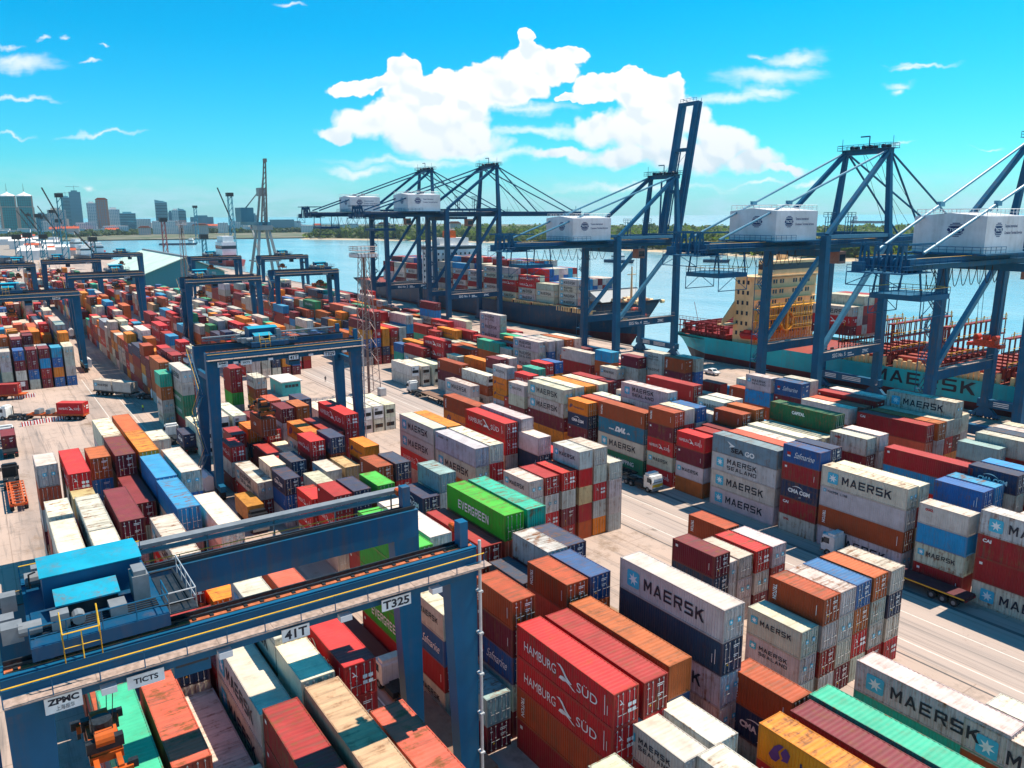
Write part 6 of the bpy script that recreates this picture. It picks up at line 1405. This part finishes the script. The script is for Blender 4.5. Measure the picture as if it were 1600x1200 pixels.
# ------------------------------------------------------------------ city across the water
CM={'g':plain('glass_teal',(.18,.42,.48),.25),'d':plain('dark_teal_wall',(.11,.27,.31),.6),'w':plain('pale_wall',(.74,.70,.67),.8),'b':plain('beige_wall',(.55,.49,.42),.8),'o':plain('brown_wall',(.36,.19,.15),.7),'r':plain('pink_wall',(.55,.42,.38),.8),'c':plain('church_white',(.72,.70,.68),.8),'tw':plain('tower_glass_teal',(.03,.33,.33),.2)}
CITYGLASS=plain('city_window',(.15,.32,.38),.25); TANW=plain('tower_tan_edge',(.55,.34,.26),.7); ROOFR=plain('red_tile_roof',(.45,.08,.03),.8)
for u,v,w,h,rz,st,lab in CITY:
    root=thing({'tw':'glass_tower','c':'church'}.get(st,'office_building' if h>45 else 'low_building'),lab,'building',(u,v,-1.4),rz,'city buildings across the water'); d=min(w,40)*.8 if w<50 else 26
    H=h+1.4; mb=MB()
    if st=='tw':
        H-=14; mb.box(-w*.42,w*.42,-d/2,d/2,0,H); wl_=mb.build('wall',CM['tw'],root)
        mb=MB()
        for s in(-1,1):
            for q in(-1,1): mb.box(s*w*.42-1.6,s*w*.42+1.6,q*d/2-1.6,q*d/2+1.6,0,H*(.74 if s*q>0 else 1)+.5)
        mb.box(-w*.5,-w*.41,-d*.35,d*.35,0,H*.72); mb.box(w*.41,w*.5,-d*.35,d*.35,0,H*.72); mb.box(-w*.44,w*.44,-d/2-.6,d/2+.6,H*.72,H*.72+1.6); mb.build('tan_edge',TANW,root)
        mb=MB(); n=8; pr_=[(w*.50,0),(w*.40,2.2),(w*.22,5),(w*.08,7.5),(.8,10)]; 
        for (r0,z0),(r1,z1) in zip(pr_,pr_[1:]): mb.tube((0,0,H+z0),(0,0,H+z1),r0,n,r2=r1)
        mb.box(-w*.44,w*.44,-d/2-.8,d/2+.8,H-2.4,H); mb.build('domed_roof',CM['c'],root); mb=MB(); mb.tube((0,0,H+11),(0,0,H+30),.7,6,r2=.25); mb.build('spire',M['dark'],root)
        mb=MB()
        for k in range(int(H/4)): mb.box(-w*.40,w*.40,-d/2-.25,-d/2+.1,k*4+3,k*4+3.7)
        for k in range(7): x=-w*.38+k*w*.127; mb.box(x-.3,x+.3,-d/2-.3,-d/2+.1,0,H-3)
        mb.build('mullion',plain('mullion_dark',(.008,.06,.07),.4),wl_); continue
    if st=='c':
        mb.prism([(-w*.3,0),(w*.3,0),(w*.3,H*.5),(0,H*.9),(-w*.3,H*.5)],'y',-12,12); mb.box(-w*.45,-w*.28,-4,4,0,H*.8); mb.build('wall',CM['c'],root); mb=MB(); mb.prism([(-w*.33,H*.48),(0,H*.92),(w*.33,H*.48),(0,H*.87)],'y',-11.5,12.6); mb.prism([(-w*.47,H*.8),(-w*.26,H*.8),(-w*.365,H*1.1)],'y',-3,3); mb.build('roof',ROOFR,root); continue
    r2=random.Random(int(u*7+v)); mb.box(-w/2,w/2,-d/2,d/2,0,H)
    if h>40: mb.box(-w*.3,w*.25,-d*.3,d*.3,H,H+r2.uniform(2.5,6)); 
    if st=='g' and h>60: mb.prism([(-w/2,H),(w/2,H),(-w/2,H+7)],'y',-d/2+.2,d/2-.2)
    if st in'wb' and h>30: mb.box(w*.5,w*.62,-d*.4,d*.4,0,H*r2.uniform(.55,.8))
    wl_=mb.build('wall',CM[st],root); mb=MB(); fh=3.6 if H<50 else 4.2; nf=int(H/fh); nc=max(3,int(w/4.5))
    for k in range(nf):
        z=k*fh+1.3
        if st in'gd': mb.box(-w/2+.5,w/2-.5,-d/2-.12,-d/2+.1,z,z+fh*.55)
        else:
            for q in range(nc): x=-w/2+(q+.5)*w/nc; mb.box(x-w/nc*.32,x+w/nc*.32,-d/2-.12,-d/2+.1,z,z+fh*.5)
    mb.build('window',CITYGLASS if st!='g' else plain('spandrel',(.02,.075,.09),.4),wl_)
    if st in'ro':
        mb=MB(); mb.prism([(-w*.54,H),(w*.54,H),(w*.3,H+5),(-w*.3,H+5)],'y',-d*.55,d*.55); mb.build('roof',ROOFR,root)
    if st=='d' and h>100 or st=='g' and h>100:
        mb=MB(); mb.bar((0,0,H),(0,0,H+18),1.1); mb.bar((-22,0,H+15),(14,0,H+15),.9); mb.build('rooftop_crane',M['grey'],root)
    if st=='o':
        mb=MB()
        for k in range(4): x=-w/2+(k+.5)*w/4; mb.box(x-.7,x+.7,-d/2-.6,-d/2+.1,0,H+1)
        mb.box(w*.32,w*.5,-d/2-.5,d/2,0,H*.97); mb.build('pier',plain('brown_pier',(.42,.20,.14),.7),wl_)
rs2=random.Random(9)
sub=[]
k=0
bt_=[]
for (x0,y0),(x1,y1),n_ in(((-1960,50),(-2160,205),22),((-2160,215),(-2430,470),34),((-2430,480),(-2340,760),26),((-2340,760),(-2250,990),12)):
    for i in range(n_):
        t=(i+rs2.random())/n_; dd=rs2.uniform(25,260); L=math.hypot(x1-x0,y1-y0); nx,ny=-(y1-y0)/L,(x1-x0)/L; bt_.append((x0+(x1-x0)*t+nx*dd*1.0,y0+(y1-y0)*t+ny*dd))
for i,(x,y) in enumerate(bt_):
    w=rs2.uniform(14,46); h=rs2.uniform(7,21); st=rs2.choice('wwwwbrr'); root=thing('low_building','%s low building, %s from the left along the city waterfront'%({'w':'white','b':'beige','r':'red roofed'}[st],ORD[i+1] if i+1<60 else str(i+1)+'th'),'building',(x,y,-1.4),1.42,'low houses along the city waterfront'); mb=MB(); mb.box(-w/2,w/2,-9,9,0,h); mb.build('wall',CM[st],root)
    mb=MB()
    if st=='r': mb.prism([(-10,h),(10,h),(0,h+5)],'x',-w*.52,w*.52); mb.build('roof',ROOFR,root)
    else: mb.box(-w*.51,w*.51,-9.3,9.3,h,h+.8); mb.build('roof',plain('flat_roof',(.45,.42,.40),.8),root)
for u,v,h,lab in LATT: lattice(u,v,h,lab,2.2 if h<60 else 2.8,14 if 'jib' in lab or 'luffing' in lab else 0,plain('lattice_red',(.35,.10,.09),.5) if 'red and white' in lab else None)
# shed with the pale green roof
sh=thing('warehouse','warehouse with pale green gabled roof and teal gable wall by the water','warehouse',(-620,117,0)); mb=MB(); mb.prism([(-26,0),(24,0),(24,9),(0,19),(-26,9)],'x',-72,72); mb.build('wall',plain('shed_teal',(.03,.22,.27),.7),sh)
mb=MB(); mb.prism([(-28,8.6),(-28,9.0),(0,19.9),(26,9.0),(26,8.6),(0,19.4)],'x',-74,74); mb.build('roof',paint('shed_roof_green',(.58,.72,.60),rust=.15,dirt=.25,rough=.6,scale=.15),sh)
mb=MB(); mb.box(-74,74,-1.2,1.2,19.5,20.3); mb.build('ridge_vent',M['grey'],sh)
# boats and the ships at the far berths
def boat(name,lab,x,y,rz,L,bw,hc,tower,grp=None,orange=False):
    r=thing(name,lab,'boat',(x,y,-3.6),rz,grp); mb=MB()
    mb.add([(-L/2,-bw/2,-.5),(L*.3,-bw/2,-.5),(L/2,0,-.5),(L*.3,bw/2,-.5),(-L/2,bw/2,-.5),(-L/2,-bw*.55,hc),(L*.34,-bw*.55,hc),(L*.56,0,hc*1.25),(L*.34,bw*.55,hc),(-L/2,bw*.55,hc)],[(0,1,6,5),(1,2,7,6),(2,3,8,7),(3,4,9,8),(4,0,5,9),(5,6,7,8,9)]); mb.build('hull',navy if not orange else M['redp'],r)
    mb=MB(); t=tower; mb.box(t[0],t[1],-bw*.4,bw*.4,hc,hc+t[2]); mb.box(t[0]+1,t[1]-1,-bw*.3,bw*.3,hc+t[2],hc+t[2]*1.35); c_=mb.build('cabin',shipw,r); mb=MB(); mb.box(t[0]-.1,t[1]+.1,-bw*.41,bw*.41,hc+t[2]*.6,hc+t[2]*.8); mb.build('window',M['glass'],c_); mb=MB(); mb.tube(((t[0]+t[1])/2,0,hc+t[2]),((t[0]+t[1])/2,0,hc+t[2]*2.2),.3,6); mb.build('mast',M['grey'],r)
boat('cargo_ship','white cargo ship moored at the far left behind the stacks',-990,28,.3,110,18,9,(-48,-20,20)); boat('cargo_ship','white towered cargo ship behind the portal crane',-850,222,0,100,18,6,(-12,12,17),None,True)
boat('cargo_ship','blue decked ship behind the small teal jib crane',-1000,118,.2,90,16,7,(-40,-26,8)); boat('tug_boat','small white boat on the open water right of the dark crane pair',-560,640,.4,26,8,3,(-6,5,4)); boat('tug_boat','small grey vessel near the far bank by the quay crane tail',-620,560,.2,34,9,3,(-8,4,5)); boat('ferry','dark flat barge crossing the water before the city',-1500,310,1.2,60,16,3,(18,26,6)); boat('cargo_ship','tiny cargo ship far out on the open sea',-2400,3900,.4,180,28,12,(-80,-60,20))
rs3=random.Random(31)
for i in range(26):
    x=-1010-i*34+rs3.uniform(-8,8); y=rs3.uniform(48,108); w=rs3.uniform(12,30); h=rs3.uniform(5,13); st=rs3.choice('wwbr')
    root=thing('quay_shed','%s shed on the far berth, %s back from the nearest'%({'w':'white','b':'beige','r':'red roofed'}[st],ORD[i+1]),'shed',(x,y,-.6),rs3.uniform(1.3,1.6),'sheds on the far berth'); mb=MB(); mb.box(-w/2,w/2,-8,8,0,h); mb.build('wall',CM[st],root); mb=MB(); mb.prism([(-8.4,h),(8.4,h),(0,h+2.5)],'x',-w*.52,w*.52); mb.build('roof',ROOFR if st=='r' else CM['w'],root)
for i,(x,y,L) in enumerate(((-1090,136,70),(-1180,140,60),(-1290,138,80),(-1430,125,90),(-1560,112,60))): boat('cargo_ship','moored coaster with white cabin at the far berth, %s from the near end'%ORD[i+1],x,y,.05+.1*i,L,13,6,(-L*.42,-L*.2,9),'coasters at the far berth',i%2==1)
for i,(x,y,h) in enumerate(((-1040,70,46),(-1120,96,40),(-1240,100,52),(-1380,96,44),(-1500,88,48))): lattice(x,y,h,'far berth lattice crane, %s back from the nearest'%ORD[i+1],1.9,16,None)
# ------------------------------------------------------------------ sky
W_=bpy.data.worlds.new('World'); SC.world=W_; W_.use_nodes=True; nt=W_.node_tree; nt.nodes.clear()
ELEV=math.radians(60)
sky=N(nt,'ShaderNodeTexSky'); sky.sky_type='NISHITA'; sky.sun_disc=False; sky.sun_elevation=ELEV; sky.sun_rotation=math.radians(SUNROT); sky.altitude=0; sky.air_density=1.0; sky.dust_density=.6; sky.ozone_density=2.5
hs=N(nt,'ShaderNodeHueSaturation'); hs.inputs['Hue'].default_value=HUE; hs.inputs['Saturation'].default_value=SAT; hs.inputs['Value'].default_value=VAL; nt.links.new(mix(nt,1,sky.outputs[0],TINT,'MULTIPLY'),hs.inputs['Color'])
tc=N(nt,'ShaderNodeTexCoord'); D=tc.outputs['Generated']
RV=((.564862,.825174,-.004407),(-.170795,.122137,.977707),(-.807317,.551517,-.209926))   # a fixed sky frame about the cloud bank's bearing
def dot(v):
    n=N(nt,'ShaderNodeVectorMath',operation='DOT_PRODUCT'); nt.links.new(D,n.inputs[0]); n.inputs[1].default_value=v; return n.outputs['Value']
def m2(op,a,b_=None,c_=None):
    n=N(nt,'ShaderNodeMath',operation=op)
    for i,x in enumerate((a,b_,c_)):
        if x is None: continue
        if isinstance(x,(int,float)): n.inputs[i].default_value=x
        else: nt.links.new(x,n.inputs[i])
    return n.outputs[0]
dz=m2('MAXIMUM',dot(RV[2]),.05); X=m2('DIVIDE',dot(RV[0]),dz); Y=m2('DIVIDE',dot(RV[1]),dz)
cb=N(nt,'ShaderNodeCombineXYZ'); nt.links.new(X,cb.inputs[0]); nt.links.new(Y,cb.inputs[1]); SV_=cb.outputs[0]
nz=N(nt,'ShaderNodeTexNoise'); nz.noise_dimensions='2D'; nz.inputs['Scale'].default_value=14; nz.inputs['Detail'].default_value=4; nz.inputs['Roughness'].default_value=.58; nt.links.new(SV_,nz.inputs['Vector'])
ds=N(nt,'ShaderNodeVectorMath',operation='SUBTRACT'); nt.links.new(nz.outputs['Color'],ds.inputs[0]); ds.inputs[1].default_value=(.5,.5,.5)
dm=N(nt,'ShaderNodeVectorMath',operation='MULTIPLY_ADD'); nt.links.new(ds.outputs[0],dm.inputs[0]); dm.inputs[1].default_value=(.045,.045,0); nt.links.new(SV_,dm.inputs[2]); WV=dm.outputs[0]
F_=1228.15
def blobs(lst,vec):
    m=None
    for cx,cy,rx,ry in lst:
        a=N(nt,'ShaderNodeVectorMath',operation='MULTIPLY_ADD'); nt.links.new(vec,a.inputs[0]); sx,sy=F_/rx,F_/ry; a.inputs[1].default_value=(sx,sy,0); a.inputs[2].default_value=(-(cx-800)/rx,-(600-cy)/ry,0)
        l=N(nt,'ShaderNodeVectorMath',operation='LENGTH'); nt.links.new(a.outputs[0],l.inputs[0]); m=l.outputs['Value'] if m is None else m2('SMOOTH_MIN',m,l.outputs['Value'],.25)
    return m
CU=[(636,122,26,30),(646,160,60,45),(720,150,70,42),(790,130,80,44),(850,104,58,28),(826,66,9,20),(832,92,26,20),(884,90,34,13),(570,140,60,16),(600,190,66,32),(540,203,44,13),(680,205,70,38),(735,195,45,35),(700,222,90,18),
 (940,140,34,26),(985,124,30,24),(1000,150,46,34),(905,156,44,9),(1042,136,26,26),(1056,170,40,36),(1010,200,80,40),(1092,188,42,38),(1130,222,48,34),(1176,250,52,18),(1080,244,80,28),(980,245,90,20),(880,238,60,12),(1225,264,40,8),(936,205,40,26)]
WI=[(1240,92,44,10),(1195,118,66,12),(1140,150,64,9),(1205,140,40,8),(1440,100,52,3.5),(1412,104,26,4),(1395,134,20,6),(1394,146,8,8),(35,100,48,11),(10,92,30,8),(30,153,40,3.5),(15,71,20,4.5),(165,206,52,3.5),(30,212,24,2.4),(139,96,13,2.2),(103,58,8,4),(64,62,7,3),(450,7,18,3),(161,68,5,2),(141,294,11,5),(820,170,60,8),(830,205,100,7),(760,238,130,9),(640,250,110,8),(1190,84,16,4),(1410,230,24,3),(1540,235,20,2),(1255,285,20,4),(1000,292,120,6),(560,268,50,8),(1180,286,40,4)]
def rmp(x,a,b_,sm='SMOOTHSTEP'):
    n=N(nt,'ShaderNodeMapRange'); n.interpolation_type=sm; nt.links.new(x,n.inputs[0])
    for i,v in((1,a),(2,b_)):
        if isinstance(v,(int,float)): n.inputs[i].default_value=v
        else: nt.links.new(v,n.inputs[i])
    return n.outputs[0]
def billow(vec):
    t=None
    for sc,w in((17,.62),(42,.32)):
        v=N(nt,'ShaderNodeTexVoronoi'); v.feature='F1'; v.voronoi_dimensions='2D'; v.inputs['Scale'].default_value=sc; nt.links.new(vec,v.inputs['Vector']); q=m2('MULTIPLY',v.outputs['Distance'],w); t=q if t is None else m2('ADD',t,q)
    return t
wz=N(nt,'ShaderNodeVectorMath',operation='MULTIPLY_ADD'); nt.links.new(ds.outputs[0],wz.inputs[0]); wz.inputs[1].default_value=(.022,.022,0); nt.links.new(SV_,wz.inputs[2]); BV=wz.outputs[0]
up=N(nt,'ShaderNodeVectorMath',operation='ADD'); nt.links.new(BV,up.inputs[0]); up.inputs[1].default_value=(.004,.011,0)
b0=billow(BV); b1=billow(up.outputs[0]); mA=blobs(CU,WV)
nz2=N(nt,'ShaderNodeTexNoise'); nz2.noise_dimensions='2D'; nz2.inputs['Scale'].default_value=70; nz2.inputs['Detail'].default_value=3; nt.links.new(SV_,nz2.inputs['Vector'])
dens=m2('SUBTRACT',m2('SUBTRACT',1.50,mA),m2('ADD',m2('MULTIPLY',b0,.95),m2('MULTIPLY',nz2.outputs['Fac'],.14)))   # above 0 inside the cloud
low=rmp(Y,.40,.25); wid=m2('MULTIPLY_ADD',low,.55,.08)
aA=rmp(dens,-.05,wid)
mpw=N(nt,'ShaderNodeMapping'); mpw.inputs['Scale'].default_value=(9,40,1); nt.links.new(SV_,mpw.inputs['Vector']); nz3=N(nt,'ShaderNodeTexNoise'); nz3.noise_dimensions='2D'; nz3.inputs['Scale'].default_value=1; nz3.inputs['Detail'].default_value=4; nz3.inputs['Roughness'].default_value=.65; nt.links.new(mpw.outputs[0],nz3.inputs['Vector'])
mB=m2('ADD',blobs(WI,WV),m2('MULTIPLY',m2('SUBTRACT',nz3.outputs['Fac'],.5),2.0)); aB=m2('MULTIPLY',rmp(mB,1.6,-.3),.8)
yv=rmp(Y,.30,.205); veil=m2('MULTIPLY',yv,m2('MULTIPLY_ADD',rmp(nz3.outputs['Fac'],.38,.66),.38,.42))
rel=rmp(m2('SUBTRACT',b0,b1),-.06,.16); core=rmp(dens,.0,.35)
sh_=m2('MULTIPLY',m2('MAXIMUM',m2('MULTIPLY',rel,.42),m2('MULTIPLY',low,m2('MULTIPLY_ADD',rel,.35,.38))),core)
def mixw(f,a,b_):
    n=nt.nodes.new('ShaderNodeMix'); n.data_type='RGBA'
    for s,v in((0,f),(6,a),(7,b_)):
        if hasattr(v,'links'): nt.links.new(v,n.inputs[s])
        else: n.inputs[s].default_value=v if s==0 else (*v,1)
    return n.outputs[2]
K=CLOUD
cc_=mixw(sh_,(K,K*1.0,K*1.0),(K*.42,K*.62,K*.76))
c=mixw(veil,hs.outputs[0],(K*.50,K*.78,K*.92)); c=mixw(aB,c,(K*.93,K*.97,K)); c=mixw(aA,c,cc_)
bg=N(nt,'ShaderNodeBackground'); bg.inputs['Strength'].default_value=SKYS; nt.links.new(c,bg.inputs['Color']); ou=N(nt,'ShaderNodeOutputWorld'); nt.links.new(bg.outputs[0],ou.inputs['Surface'])
W_.cycles.sampling_method='MANUAL'; W_.cycles.sample_map_resolution=512
# ------------------------------------------------------------------ air
hz,nth,bh=nodes('haze_air'); nth.nodes.remove(bh); pv=N(nth,'ShaderNodeVolumePrincipled'); pv.inputs['Color'].default_value=(.62,.82,.92,1); pv.inputs['Density'].default_value=HAZE; pv.inputs['Anisotropy'].default_value=.2
nth.links.new(pv.outputs[0],nth.nodes['Material Output'].inputs['Volume'])
if HAZE>0:
    mb=MB(); mb.box(-6500,2500,-2500,7000,-8,180); tag(mb.build('haze',hz),kind='stuff')
# ------------------------------------------------------------------ sun and camera
sl=bpy.data.lights.new('sun','SUN'); sl.energy=SUN; sl.angle=math.radians(.53); sl.color=(1,.89,.74); so=bpy.data.objects.new('sun',sl); COL.objects.link(so)
sd=Vector((math.sin(math.radians(SUNAZ))*math.cos(ELEV),math.cos(math.radians(SUNAZ))*math.cos(ELEV),math.sin(ELEV))); so.rotation_euler=sd.to_track_quat('Z','Y').to_euler(); so.location=(0,0,300)
cd=bpy.data.cameras.new('camera'); cd.sensor_width=36; cd.lens=F_/1600*36; cd.clip_start=.5; cd.clip_end=60000; co=bpy.data.objects.new('camera',cd); COL.objects.link(co)
r_,u_,w_=[Vector(x) for x in RV]; co.matrix_world=Matrix(((r_.x,u_.x,-w_.x,0),(r_.y,u_.y,-w_.y,0),(r_.z,u_.z,-w_.z,45.178),(0,0,0,1))); SC.camera=co
vs=SC.view_settings; vs.view_transform='Standard'; vs.look='None'; vs.exposure=EXPO; vs.gamma=1; vs.use_curve_mapping=False
SC.cycles.max_bounces=6; SC.cycles.diffuse_bounces=3; SC.cycles.glossy_bounces=3; SC.cycles.volume_bounces=0; SC.cycles.use_denoising=True; SC.cycles.caustics_reflective=False; SC.cycles.caustics_refractive=False
